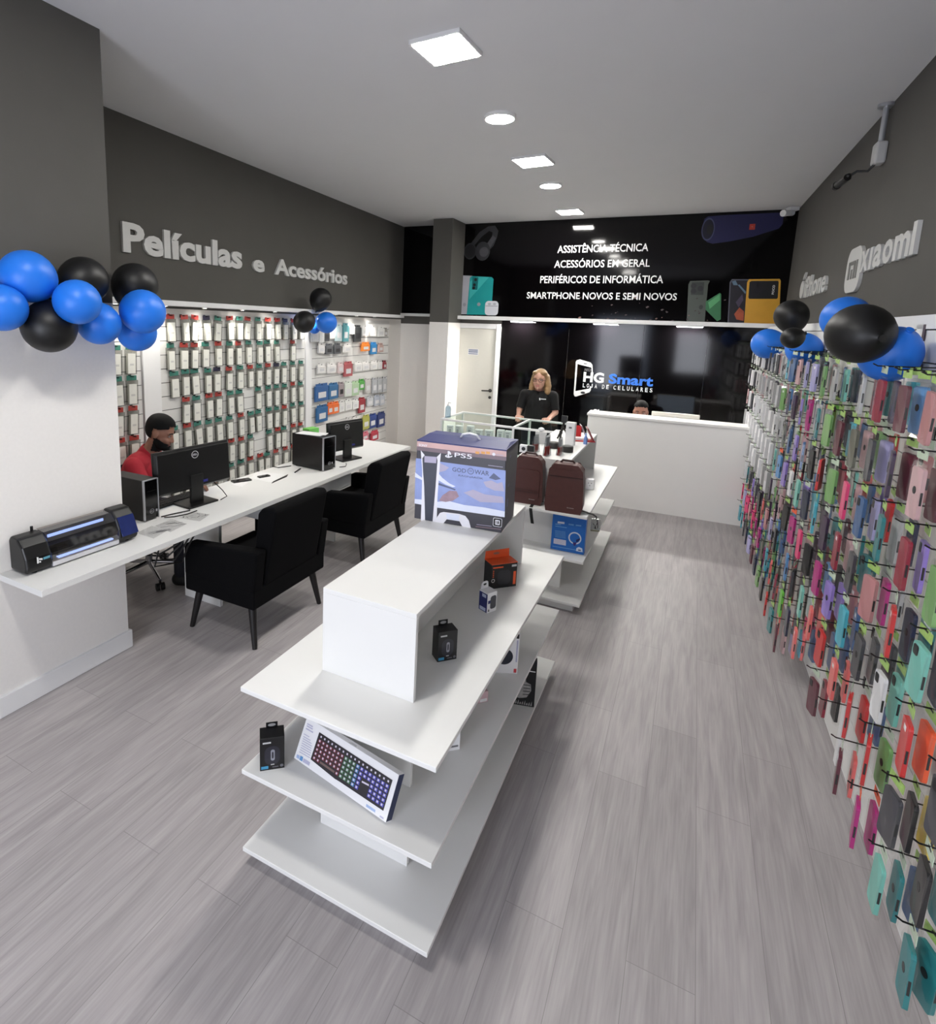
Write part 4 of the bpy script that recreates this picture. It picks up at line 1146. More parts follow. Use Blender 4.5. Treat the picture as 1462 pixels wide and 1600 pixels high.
for r in range(6):
    for c in range(18):
        if r == 5 and 2 <= c <= 5: continue
        u0, u1 = (c + 0.12) / 18, (c + 0.88) / 18; v0, v1 = (r + 0.14) / 6, (r + 0.86) / 6
        def kk(u, v):
            return tuple((TLk[i] * (1 - u) + TRk[i] * u) * (1 - v) + (BLk[i] * (1 - u) + BRk[i] * u) * v for i in (0, 1))
        if 12 <= c <= 13 and r >= 3: continue
        b.art([kk(u0, v0), kk(u1, v0), kk(u1, v1), kk(u0, v1)], 2 * E1, 0 if r == 0 else cols[c])
        um, vm = (u0 + u1) / 2, (v0 + v1) / 2
        b.art([kk(um - .011, vm - .04), kk(um + .008, vm - .04), kk(um + .008, vm + .03), kk(um - .011, vm + .03)], 3 * E1, 5)
b.art([kk(2.1 / 18, .88), kk(5.9 / 18, .88), kk(5.9 / 18, .96), kk(2.1 / 18, .96)], 2 * E1, 6)
A([(945, 870), (1020, 910), (1018, 930), (942, 890)], 3, 5)
for k, (x, y, l) in enumerate(((300, 190, 70), (295, 215, 75), (285, 245, 90), (260, 310, 70), (255, 340, 90), (250, 365, 110), (245, 390, 120), (238, 415, 120), (232, 440, 125), (225, 465, 130), (218, 490, 130), (210, 515, 135))):
    A([(x, y), (x + l, y + l * .6), (x + l - 4, y + l * .6 + (14 if k < 3 else 7)), (x - 4, y + (14 if k < 3 else 7))], 1, 7)
A([(225, 565), (258, 585), (248, 635), (212, 612)], 2, 8); A([(180, 545), (215, 568), (208, 605), (172, 582)], 1, 9)
A([(265, 600), (345, 650), (335, 690), (255, 640)], 1, 7); A([(990, 1130), (1085, 1195), (1080, 1225), (985, 1160)], 1, 9); A([(1130, 1250), (1168, 1275), (1165, 1295), (1126, 1268)], 1, 7)
b.build('front_print', [mat('key_black', (36, 33, 38), 0.4, var=0.1), mat('key_red', (112, 38, 50), 0.4, var=0.15), mat('key_green', (74, 122, 86), 0.4, var=0.2), mat('key_cyan', (74, 126, 176), 0.4, var=0.15),
                        mat('key_blue', (78, 78, 176), 0.4, var=0.15), mat('key_mark', (206, 200, 216), 0.4, var=0.05), mat('key_bar', (112, 92, 88), 0.4, var=0.1), mat('print_text', (176, 176, 200), 0.5, var=0.15, scale=160), mat('print_tile_blue', (96, 146, 196), 0.4, var=0.1), mat('print_ltblue', (160, 180, 216), 0.5, var=0.1)], KB)
b = MB(); b.M = Matrix.Translation((W_ * .52, 0.0, H_)); b.prism([(-0.018, 0.004), (0.018, 0.004), (0.010, 0.016), (-0.010, 0.016)], -0.001, 0.0015); b.build('carton_tab', mat('tab_grey', (190, 190, 192), 0.5, var=0), KB)

# white speaker box, dark board, small boxes on the lower shelves
T, w = carton('speaker_box', 'white box with dark round speaker picture on middle shelf', 'box', zq(747, 1050, zM), zq(808, 1053, zM), zM, 0.10, 0.205, M_card_white)
b = MB(); b.M = face(); b.art(circ(w * .64, 0.085, 0.040, 28), 0, 0); b.rect(w * .90, w * .97, 0.006, 0.026, 0, 1); b.rect(w * .93, w * .97, 0.06, 0.17, 0, 2); b.rect(w * .92, w * .985, 0.178, 0.2, 0, 3)
b.build('front_print', [mat('speaker_navy', (26, 30, 44), 0.5, var=0.15), mat('print_red2', (196, 60, 70), 0.45, var=0.05), mat('print_text', (176, 176, 200), 0.5, var=0.15, scale=160), M_card_black], T)
T, w = carton('thumbs_up_box', 'slim black box with grey thumbs-up picture on lowest shelf', 'box', zq(772, 1095, zB), zq(834, 1105.5, zB), zB, 0.035, 0.255, M_card_black)
b = MB(); b.M = face()
b.art([(w * .50, 0.045), (w * .62, 0.04), (w * .80, 0.05), (w * .90, 0.09), (w * .88, 0.125), (w * .76, 0.135), (w * .74, 0.165), (w * .70, 0.180), (w * .62, 0.175), (w * .62, 0.14), (w * .52, 0.11), (w * .38, 0.075), (w * .25, 0.03)], 0, 0)
for k in range(4): b.art([(w * .70, 0.062 + .018 * k), (w * .88, 0.066 + .017 * k), (w * .87, 0.070 + .017 * k), (w * .70, 0.066 + .018 * k)], 0.0003, 1)
for k in range(12): x = w * (.3 + .055 * k); b.art([(x, 0.006), (x + .008, 0.007), (x + .007, 0.02 + .006 * (k % 3)), (x + .002, 0.018)], 0, 0)
b.rect(w * .78, w * .97, 0.195, 0.200, 0, 2)
b.build('front_print', [mat('hand_grey', (150, 148, 146), 0.5, var=0.5, scale=50), M_card_black, M_print_w], T)
T, w = carton('small_box', 'small white box on middle shelf under the front right corner', 'box', zq(690, 1176, zM), zq(718, 1171, zM), zM, 0.06, 0.15, M_card_white)
b = MB(); b.M = face(); b.rect(w * .2, w * .9, 0.014, 0.022, 0, 0); b.art(circ(w * .7, 0.07, 0.012, 16), 0, 1); b.build('front_print', [M_ink, mat('mouse_grey', (66, 68, 76), 0.4, var=0.1)], T)
T, w = carton('pink_box', 'tiny pink and clear pack on middle shelf, half hidden', 'box', zq(744, 1100, zM), zq(762, 1096, zM), zM, 0.04, 0.05, mat('pale_pink', (206, 176, 182), 0.4, var=0.2))
b = MB(); b.M = face(); b.rect(w * .3, w * .9, 0.004, 0.018, 0, 0); b.build('price_label', M_paper, T)

# ring light box on the rear stand
T, w = carton('ring_light_box', 'blue ring light box on the middle shelf of the rear stand', 'box', zq(859.5, 857, zM), zq(911.5, 867.5, zM), zM, 0.055, 0.262, mat('blue_carton', (24, 104, 190), 0.4, var=0.05))
q = Quad((205, 300), (612, 392), (570, 862), (155, 778), w, 0.262)
b = MB(); b.M = face()
p = q(467, 632); ring(b, p[0], p[1], 0.036, 0.0455, E1, 0, 36)
A([(262, 398), (345, 410), (342, 438), (258, 425)], 1, 0); A([(232, 428), (300, 440), (300, 452), (230, 440)], 1, 1); A([(230, 458), (372, 484), (371, 494), (229, 468)], 1, 1)
for k in range(6): A([(222, 522 + 17 * k), (355, 545 + 17 * k), (354, 551 + 17 * k), (221, 528 + 17 * k)], 1, 1)
A([(205, 632), (358, 662), (354, 735), (198, 705)], 1, 2); A([(395, 432), (458, 442), (456, 462), (393, 450)], 1, 1); A([(482, 447), (548, 456), (546, 474), (480, 464)], 1, 1)
A([(478, 800), (485, 765), (515, 750), (555, 770), (560, 822), (478, 806)], 1, 0); A([(505, 785), (538, 790), (537, 803), (504, 798)], 2, 3)
A([(480, 655), (530, 630), (530, 655), (485, 690)], 2, 3); A([(440, 690), (490, 690), (470, 735), (452, 735)], 2, 4); A([(185, 738), (480, 790), (480, 798), (185, 746)], 1, 1)
b.build('front_print', [mat('print_ice_white', (206, 216, 230), 0.4, var=0.03), mat('print_skyish', (108, 164, 214), 0.45, var=0.1), mat('print_pinkish', (196, 196, 214), 0.45, var=0.2, scale=300), mat('print_deep', (20, 30, 90), 0.4, var=0), mat('print_plum', (60, 40, 110), 0.4, var=0)], T)

# backpacks
M_lea = mat('brown_leather', (74, 36, 32), 0.5, var=0.18, scale=40, bump=0.25)
M_lead = mat('dark_brown_leather', (48, 24, 22), 0.5, var=0.15, scale=40, bump=0.2)
def backpack(label, x0, x1, yf, z, d, h, rz, pocket):
    w = x1 - x0
    t = thing('backpack', label, 'backpack', ((x0 + x1) / 2, yf + d / 2, z), rz, 'brown backpacks on the rear stand')
    b = MB()
    prof = [(-w / 2 + .01, 0), (w / 2 - .01, 0), (w / 2, 0.05), (w / 2 - .006, h * .6), (w / 2 - .016, h * .88), (w / 2 - .05, h), (-w / 2 + .05, h), (-w / 2 + .016, h * .88), (-w / 2 + .006, h * .6), (-w / 2, 0.05)]
    b.M = FRONT; b.prism(prof, -d / 2, d / 2)
    b.build('bag_body', M_lea, t, bevel=0.028, seg=4)
    b = MB(); b.M = Matrix.Translation((0, -d / 2 - 0.001, 0)) @ FRONT
    if pocket:
        b.prism(rrect(w * .84, h * .62, 0.03, 5, -w * .03, h * .43), -0.004, 0.010); b.build('front_pocket', M_lea, t, bevel=0.006, seg=2)
        b = MB(); b.M = Matrix.Translation((0, -d / 2 - 0.012, 0)) @ FRONT; b.box(-w * .42, w * .36, h * .26, h * .267, 0, 0.003); b.box(-w * .42, w * .36, h * .31, h * .314, 0, 0.003)
        b.build('zip', M_lead, t)
    else:
        b.box(-w * .44, w * .44, h * .745, h * .752, -0.002, 0.004); b.build('seam', M_lead, t)
        b = MB(); b.M = Matrix.Translation((0, -d / 2 - 0.001, 0)) @ FRONT; b.prism([(-w * .42, h * .76), (w * .42, h * .76), (w * .38, h * .90), (-w * .38, h * .90)], -0.004, 0.005); b.build('top_flap', M_lea, t, bevel=0.004)
    b = MB(); b.M = Matrix.Translation((0, -d / 2 - (0.0125 if pocket else 0.0015), 0)) @ FRONT; b.box(w * .15, w * .28, h * .115, h * .127, 0, 0.003); b.box(w * .10, w * .14, h * .113, h * .13, 0, 0.003)
    b.build('maker_plate', mat('plate_grey', (150, 140, 136), 0.3, 0.5, var=0.1), t)
    b = MB(); b.tube([(-0.05, 0.02, h - .006), (-0.035, 0.02, h + .014), (0.035, 0.02, h + .014), (0.05, 0.02, h - .006)], 0.008, 8); b.build('top_handle', M_lead, t)
    b = MB()
    for s_ in (-1, 1): b.tube([(s_ * w * .25, d / 2 - .004, h * .92), (s_ * w * .27, d / 2 + .012, h * .6), (s_ * w * .40, d / 2 + .008, h * .2), (s_ * w * .44, d / 2 - .01, 0.04)], 0.009, 8)
    b.build('shoulder_strap', M_blackm, t)
    return t
BP1 = backpack('left brown backpack with a front pocket on the rear stand', -1.115, -0.880, 3.985, zA, 0.105, 0.352, radians(2), True)
BP2 = backpack('right brown backpack with a plain front on the rear stand', -0.850, -0.590, 3.925, zA, 0.115, 0.345, radians(4), False)
# dangling webbing (parts of the bags)
def webbing(parent, pts, wv, name='dangling_strap'):
    inv = (Matrix.Translation(parent.location) @ parent.rotation_euler.to_matrix().to_4x4()).inverted()
    b = MB(); P_ = [inv @ Vector(p) for p in pts]; wl = inv.to_3x3() @ Vector(wv); tn = Vector((0, 0, 0.0012))
    n = len(P_); vs = []
    for k, p in enumerate(P_):
        t_ = (P_[min(k + 1, n - 1)] - P_[max(k - 1, 0)]).normalized(); nn = t_.cross(wl).normalized() * 0.0015
        vs += [p - wl / 2 - nn, p + wl / 2 - nn, p + wl / 2 + nn, p - wl / 2 + nn]
    fs = [(0, 1, 2, 3), (4 * n - 1, 4 * n - 2, 4 * n - 3, 4 * n - 4)]
    for k in range(n - 1):
        for i in range(4): fs.append((4 * k + i, 4 * k + 4 + i, 4 * k + 4 + (i + 1) % 4, 4 * k + (i + 1) % 4))
    b.add(vs, fs); return b.build(name, M_blackm, parent)
webbing(BP1, [(-0.945, 4.02, zA + .003), (-0.94, 3.93, zA + .003), (-0.935, 3.905, zA - .01), (-0.925, 3.90, zA - .06), (-0.915, 3.90, zA - .11)], (0.022, 0, 0))
webbing(BP2, [(-0.60, 4.01, zA + .012), (-0.55, 4.00, zA + .006), (-0.525, 4.0, zA + .004), (-0.498, 4.0, zA - .012), (-0.486, 3.995, zA - .05), (-0.482, 3.99, zA - .085)], (0, 0.025, 0))
T = thing('hanging_pack', 'small clear pack with black gadget hanging from the rear stand edge', 'pack', (-0.497, 3.98, zA - 0.075), radians(15))
b = MB(); b.box(-0.03, 0.03, -0.004, 0.004, -0.035, 0.055); b.build('clear_pack', film('pack_film', (235, 238, 240), 0.25, 0.1, 0.85), T)
b = MB(); b.box(-0.028, 0.028, -0.003, 0.003, -0.034, -0.026); b.build('card', mat('olive_card', (120, 112, 60), 0.5, var=0.1), T)
b = MB(); b.tube([(-0.015, 0, 0.02), (0.0, 0, 0.0), (0.012, 0, 0.03)], 0.003, 6); b.tube([(0, 0, 0), (0, 0, -0.015)], 0.005, 8); b.build('gadget', M_black, T)

# things on the lid of the rear stand
zz = zT
def up(u, v): return at_z(u, v, zz)
M_redp = mat('red_package', (168, 40, 36), 0.35, var=0.15)
for i, (u, v, h) in enumerate(((836, 706, .135), (854, 712, .16), (874, 711, .135))):
    p = up(u, v)
    T = thing('clear_pack', ('leftmost', 'middle', 'rightmost')[i] + ' of three upright clear and red packs on the rear stand', 'pack', p, radians((70, 75, 80)[i]), 'clear and red packs on the rear stand')
    b = MB(); b.add([(-.035, -.018, 0), (.035, -.018, 0), (.035, .018, 0), (-.035, .018, 0), (-.03, -.003, h), (.03, -.003, h), (.03, .003, h), (-.03, .003, h)], [(3, 2, 1, 0), (4, 5, 6, 7), (0, 1, 5, 4), (1, 2, 6, 5), (2, 3, 7, 6), (3, 0, 4, 7)])
    b.build('clear_shell', film('pack_film', (235, 238, 240), 0.25, 0.1, 0.85), T)
    b = MB(); b.box(-.028, .028, -.006, .006, 0.004, h * .45); b.box(-.03, .0, -.010, .010, 0.0005, 0.02); b.build('red_insert', M_redp, T)
    b = MB(); b.box(-.022, .022, -.003, .003, h * .48, h * .9); b.build('metal_insert', M_silver, T)
for i, (u, v) in enumerate(((865, 700), (886, 706))):
    p = up(u, v + 0)
    T = thing('puck_speaker', ('left', 'right')[i] + ' round black speaker on the rear stand', 'speaker', p, 0, 'round black speakers on the rear stand')
    b = MB(); b.lathe([(0.042, 0), (0.044, 0.004), (0.044, 0.044), (0.040, 0.048)], 28); b.build('speaker_body', mat('dark_grille', (40, 38, 38), 0.5, var=0.3, scale=200), T)
    b = MB(); b.lathe([(0.036, 0.0485), (0.034, 0.0495)], 28); b.build('top_plate', M_black, T)
T = thing('white_stand', 'tall white slab box standing on the rear stand', 'box', up(890, 695), radians(-5))
b = MB(); b.box(-.037, .037, -.025, .025, 0, 0.19); b.build('box_body', M_card_white, T, bevel=0.003)
b = MB(); b.M = face(0.0256); b.rect(-.012, .012, .14, .155, 0, 0); b.build('front_print', M_ink, T)
T = thing('mini_tripod', 'black bendy mini tripod leaning behind the white slab box', 'tripod', up(878, 688), 0)
b = MB(); b.ball((0, 0, 0.11), 0.016, 12, 8); b.tube([(0, 0, .11), (0.004, 0, 0.16)], 0.010); b.box(-.018, .03, -.01, .01, .155, .215); b.build('head', M_black, T)
for k in range(3):
    a = radians(120 * k + 20); b = MB()
    pts = [(0, 0, .11), (0.03 * cos(a), 0.03 * sin(a), 0.07), (0.045 * cos(a), 0.045 * sin(a), 0.035), (0.065 * cos(a), 0.065 * sin(a), 0.006)]
    b.tube(pts, 0.007, 8)
    for p in pts[1:3]: b.ball(p, 0.0105, 10, 7)
    b.build('leg', M_black, T)
T = thing('tablet_case', 'red tablet case standing open with a grey tablet', 'tablet', up(909, 688), radians(18))
b = MB(); b.box(-.10, .10, -.07, .07, 0, 0.008); b.build('case_base', mat('red_case', (186, 36, 40), 0.45, var=0.05), T, bevel=0.003)
b = MB(); b.M = Matrix.Translation((-.09, 0.06, 0.008)) @ Matrix.Rotation(radians(-20), 4, 'X'); b.box(0, .09, -.004, .004, 0, .11); b.build('case_back', mat('red_case', (186, 36, 40), 0.45, var=0.05), T)
b = MB(); b.M = Matrix.Translation((0.088, 0.0, 0.008)) @ Matrix.Rotation(radians(-28), 4, 'Y'); b.box(-.004, .006, -.065, .065, 0, .12); b.build('cover_flap', mat('wine_case', (120, 26, 36), 0.45, var=0.05), T)
b = MB(); b.M = Matrix.Translation((0.04, 0.0, 0.02)) @ Matrix.Rotation(radians(-28), 4, 'Y'); b.box(-.004, .004, -.055, .055, 0, .13); b.build('tablet_body', mat('tablet_grey', (150, 140, 150), 0.25, var=0.1), T)
b = MB(); b.box(-.06, 0.01, -.05, .03, 0.008, 0.026); b.build('white_block', M_card_white, T)
T = thing('spray_bottle', 'small pale blue bottle in front of the red tablet case', 'bottle', up(914, 694))
b = MB(); b.lathe([(0.015, 0), (0.017, 0.004), (0.014, 0.055), (0.009, 0.07)], 18); b.build('bottle_body', mat('pale_blue_plastic', (120, 150, 210), 0.3, var=0.05), T)
b = MB(); b.lathe([(0.008, 0.07), (0.008, 0.09), (0.006, 0.094)], 14); b.build('cap', mat('cap_blue', (150, 175, 220), 0.3, var=0), T)
T = thing('gadget_box', 'little black and white box behind the left backpack', 'box', up(818, 706), radians(5))
b = MB(); b.box(-.03, .025, -.02, .02, 0, .055); b.build('box_body', M_card_white, T, bevel=.001)
b = MB(); b.M = face(0.0206); b.art(circ(0, .028, .015, 16), 0, 0); b.build('front_print', M_card_black, T)
T = thing('gadget_box', 'little plain black box behind the left backpack', 'box', up(829, 708), radians(5))
b = MB(); b.box(-.025, .025, -.02, .02, 0, .06); b.build('box_body', M_card_black, T, bevel=.001)
T = thing('gift_box', 'white and grey bottle-shaped box behind the clear packs', 'box', up(845, 693), radians(10))
b = MB(); b.box(-.05, .04, -.02, .02, 0, .10); b.build('box_body', mat('greyish_card', (190, 190, 190), 0.4, var=0.15, scale=30), T, bevel=.003)
b = MB(); b.ball((-0.005, 0, .118), (.026, .02, .018), 16, 10); b.build('lid', M_card_white, T)
T = thing('charger_box', 'small white plug-like box on the rear stand beside the right backpack', 'box', (-0.655, 4.66, zA), radians(10))
b = MB(); b.box(-.035, .035, -.03, .03, 0, .085); b.build('box_body', M_card_white, T, bevel=.008)
b = MB(); b.M = face(0.0306)
for x, y in ((-.012, .055), (.012, .055), (0, .035)): b.art(circ(x, y, .004, 10), 0, 0)
b.build('socket_holes', M_ink, T)
# sanitiser bottle on the showcase
T = thing('sanitiser_bottle', 'clear pump bottle standing on the left corner of the showcase', 'bottle', (-2.455, 5.97, 0.951))
b = MB(); b.lathe([(0.030, 0), (0.033, 0.006), (0.033, 0.10), (0.026, 0.125), (0.012, 0.135)], 22); b.build('bottle_body', film('gel', (214, 230, 240), 0.2, 0.05, 0.85), T)
b = MB(); b.lathe([(0.014, 0.135), (0.014, 0.15), (0.006, 0.152), (0.006, 0.172)], 14); b.tube([(0, 0, .172), (0.035, 0, .168)], 0.007, 10); b.build('pump', M_card_white, T)
# computer behind the counter
T = thing('desktop_computer', 'pale all-in-one computer showing its back over the counter', 'computer', (-0.135, 7.02, 0.745), math.atan(SB))
b = MB(); b.M = Matrix.Translation((0, 0, 0.07)); b.box(-.245, .245, -.012, .012, 0, .29); b.build('display_housing', mat('pale_aluminium', (222, 218, 210), 0.4, 0.1, var=0.02), T, bevel=0.008)
b = MB(); b.box(-.24, .24, .0122, .0135, .08, .35); b.build('screen', mat('screen_glow', (180, 195, 215), 0.3, var=0.2, scale=8, emit=0.5), T)
b = MB(); b.M = Matrix.Translation((0, -0.0126, 0.30)) @ FRONT; b.art(circ(0, 0, .018, 18, .020), 0, 0); b.art([(0, .022), (.012, .034), (.004, .022)], 0, 0); b.build('maker_mark', M_print_w, T)
b = MB(); b.box(-.09, .09, -.08, .08, 0, .006); b.box(-.06, .06, -.004, .004, .006, .10); b.build('stand', M_silver, T)
T = thing('pen', 'white pen stub sticking up at the left end of the counter', 'pen', (-0.985, 6.80, KZ))
b = MB(); b.tube([(0, 0, 0.004), (0.06, 0.0, 0.035)], 0.006, 8); b.build('barrel', M_card_white, T)

# ================================================================== BALLOONS
M_blue = mat('blue_latex', (30, 118, 226), 0.42, var=0.03, scale=4)
M_bblk = mat('black_latex', (7, 7, 8), 0.45, var=0.05)
def balloon(label, color, c, r, tail, aspect=1.18, group=None):
    """c centre, r radius, tail = direction of the knot"""
    t = thing('balloon', label, 'balloon', c, 0, group)
    z = -Vector(tail).normalized()
    R = z.to_track_quat('Z', 'Y').to_matrix()
    b = MB(); b.M = R.to_4x4()
    prof = []
    for k in range(1, 18):
        a = pi * k / 18
        zz_ = -cos(a); rr = sin(a)
        if zz_ < 0: rr *= 1 - 0.10 * (-zz_) ** 1.5; zz_ *= aspect
        prof.append((rr * r, zz_ * r))
    b.lathe([(0.012, -r * aspect * 1.03)] + prof + [(0.001, r)], 28)
    b.build('latex_skin', M_blue if color == 'blue' else M_bblk, t)
    b = MB(); b.M = R.to_4x4(); b.lathe([(0.014, -r * aspect * 1.10), (0.005, -r * aspect * 1.05), (0.012, -r * aspect * 1.0)], 12)
    b.build('knot', M_blue if color == 'blue' else M_bblk, t)
    return t
gL, gM, gR, gS = 'balloons on the left pillar', 'balloons on the left ledge', 'balloons near the back right ledge', 'balloons at the near right ledge'
def bal_x(label, color, u, v, rpx, X, tail, group, asp=1.18):
    p = at_x(u, v, X); r = rpx * (p - CAM).dot(fw) / F
    balloon(label, color, p, r, tail, asp, group)
bal_x('large blue balloon, topmost of the left pillar bunch', 'blue', 43, 432, 40, -2.72, (-.3, .9, -.35), gL)
bal_x('blue balloon cut by the left edge of the photo', 'blue', 3, 481, 36, -2.70, (-.5, -.5, .5), gL)
bal_x('black balloon behind the blue one, upper middle of the pillar bunch', 'black', 131, 438, 36, -2.77, (0.2, -.8, -.3), gL)
bal_x('black balloon at the right end of the pillar bunch', 'black', 211, 446, 34, -2.78, (-.2, -.2, -.9), gL)
bal_x('blue balloon in front at the middle of the pillar bunch', 'blue', 121, 472, 34.5, -2.56, (-.8, .5, -.1), gL, 1.12)
bal_x('black balloon hanging lowest at the left of the pillar bunch', 'black', 77, 511, 39.5, -2.70, (-.3, .3, .9), gL, 1.1)
bal_x('blue balloon low in the middle, right of the lowest black one', 'blue', 155, 506, 32, -2.70, (-.5, .2, .5), gL)
bal_x('blue balloon in front below the right black one', 'blue', 223, 487, 34, -2.64, (-.9, .1, .0), gL, 1.1)
bal_x('blue balloon lowest at the right, partly hidden by another blue one', 'blue', 214, 519, 29.5, -2.80, (0.1, -.2, .8), gL)
def bal_w(label, color, u, v, rpx, off, tail, group):
    p = on_wall('left', u, v, off); r = rpx * (p - CAM).dot(fw) / F
    balloon(label, color, p, r, tail, 1.22, group)
bal_w('black balloon standing up above the ledge trio', 'black', 501, 467, 17.2, .26, (-.15, -.35, -.9), gM)
bal_w('black balloon at the left of the ledge trio', 'black', 475, 503, 17, .27, (0, .8, .3), gM)
bal_w('blue balloon at the right of the ledge trio', 'blue', 510, 504, 16.5, .27, (0, -.9, .1), gM)
bal_w('small blue balloon squeezed behind the ledge trio', 'blue', 491, 512, 9.5, .12, (0, 0, .9), gM)
bal_x('black balloon on top of the bunch nearest the back poster', 'black', 1236, 493, 24, .60, (0.2, 0, -.9), gR)
bal_x('small black balloon in the middle of the bunch nearest the back poster', 'black', 1238, 528, 16.5, .55, (0.6, 0, .3), gR, 1.05)
bal_x('blue balloon at the left of the bunch nearest the back poster', 'blue', 1199, 537, 23, .56, (.9, -.3, .2), gR, 1.1)
bal_x('blue balloon at the right of the bunch nearest the back poster', 'blue', 1256, 546, 25, .66, (-.5, .4, .6), gR)
bal_x('blue balloon behind the biggest black balloon on the right wall', 'blue', 1321, 498, 34, .70, (.3, -.2, -.8), gS)
bal_x('biggest black balloon, on the right wall', 'black', 1343, 521.5, 46, .56, (.3, -.9, -.1), gS, 1.1)
bal_x('blue balloon lowest at the right, beside the magenta case', 'blue', 1389, 555, 41, .68, (.2, -.6, .7), gS, 1.2)
# ================================================================== DISPLAY PANELS AND HANGING GOODS
def slats(b, s0, s1, z0, z1, pitch, th):
    """grooved board in wall coordinates (X along, Y up, Z out)"""
    b.box(s0, s1, z0, z1, 0.0, th - 0.006, 1)
    n = int(round((z1 - z0) / pitch))
    p = (z1 - z0) / n
    for k in range(n):
        b.box(s0, s1, z0 + k * p + (0.003 if k else 0), z0 + (k + 1) * p - (0.003 if k < n - 1 else 0), 0.0, th, 0)
def panel(w, y0, y1, z0, z1, pitch, th, label, off=0.0):
    a, c = wall_pt(w, y0, 0, off), wall_pt(w, y1, 0, off)
    t = thing_m('slat_panel', label, 'display panel', frame(w, a))
    L = (c - a).length if w == 'left' else -(c - a).length
    b = MB(); slats(b, min(0, L), max(0, L), z0, z1, pitch, th)
    b.build('slat_board', [M_slat, M_groove], t)
    return t
PLs = [panel('left', 3.23, 5.29, 0.30, 2.02, 0.1175, 0.016, 'white slat panel full of red and green tagged cases', 0.001),
       panel('left', 2.13, 3.04, 0.30, 2.02, 0.1175, 0.016, 'narrow white slat panel next to the left pillar', 0.001),
       panel('left', 5.43, 7.47, 0.15, 2.02, 0.1175, 0.016, 'white slat panel with cables and small accessories', 0.001)]
b = MB(); wall_box(b, 'left', 3.05, 3.22, 0.1, 2.04, -0.03); struct(b.build('trim_4', M_edge), 'white upright between the two left panels', 'upright')
b = MB(); wall_box(b, 'left', 5.30, 5.42, 0.1, 2.04, -0.03); struct(b.build('trim_5', M_edge), 'white upright left of the accessories panel', 'upright')
PR = [panel('right', 1.50, 3.09, 0.045, 2.04, 0.1210, 0.016, 'near white slat panel on the right wall full of coloured cases', -0.001),
      panel('right', 3.13, 7.43, 0.045, 2.04, 0.1210, 0.016, 'far white slat panel on the right wall, reaching the counter', -0.001)]
b = MB(); wall_box(b, 'right', 1.50, 7.43, 0.0, 2.04, 0.12, off=-0.002); struct(b.build('trim_6', M_edge), 'white carcass behind the right slat panels', 'panel back')
b = MB(); wall_box(b, 'right', 3.09, 3.13, 0.0, 2.04, -0.022); struct(b.build('trim_7', M_edge), 'white upright between the right slat panels', 'upright')

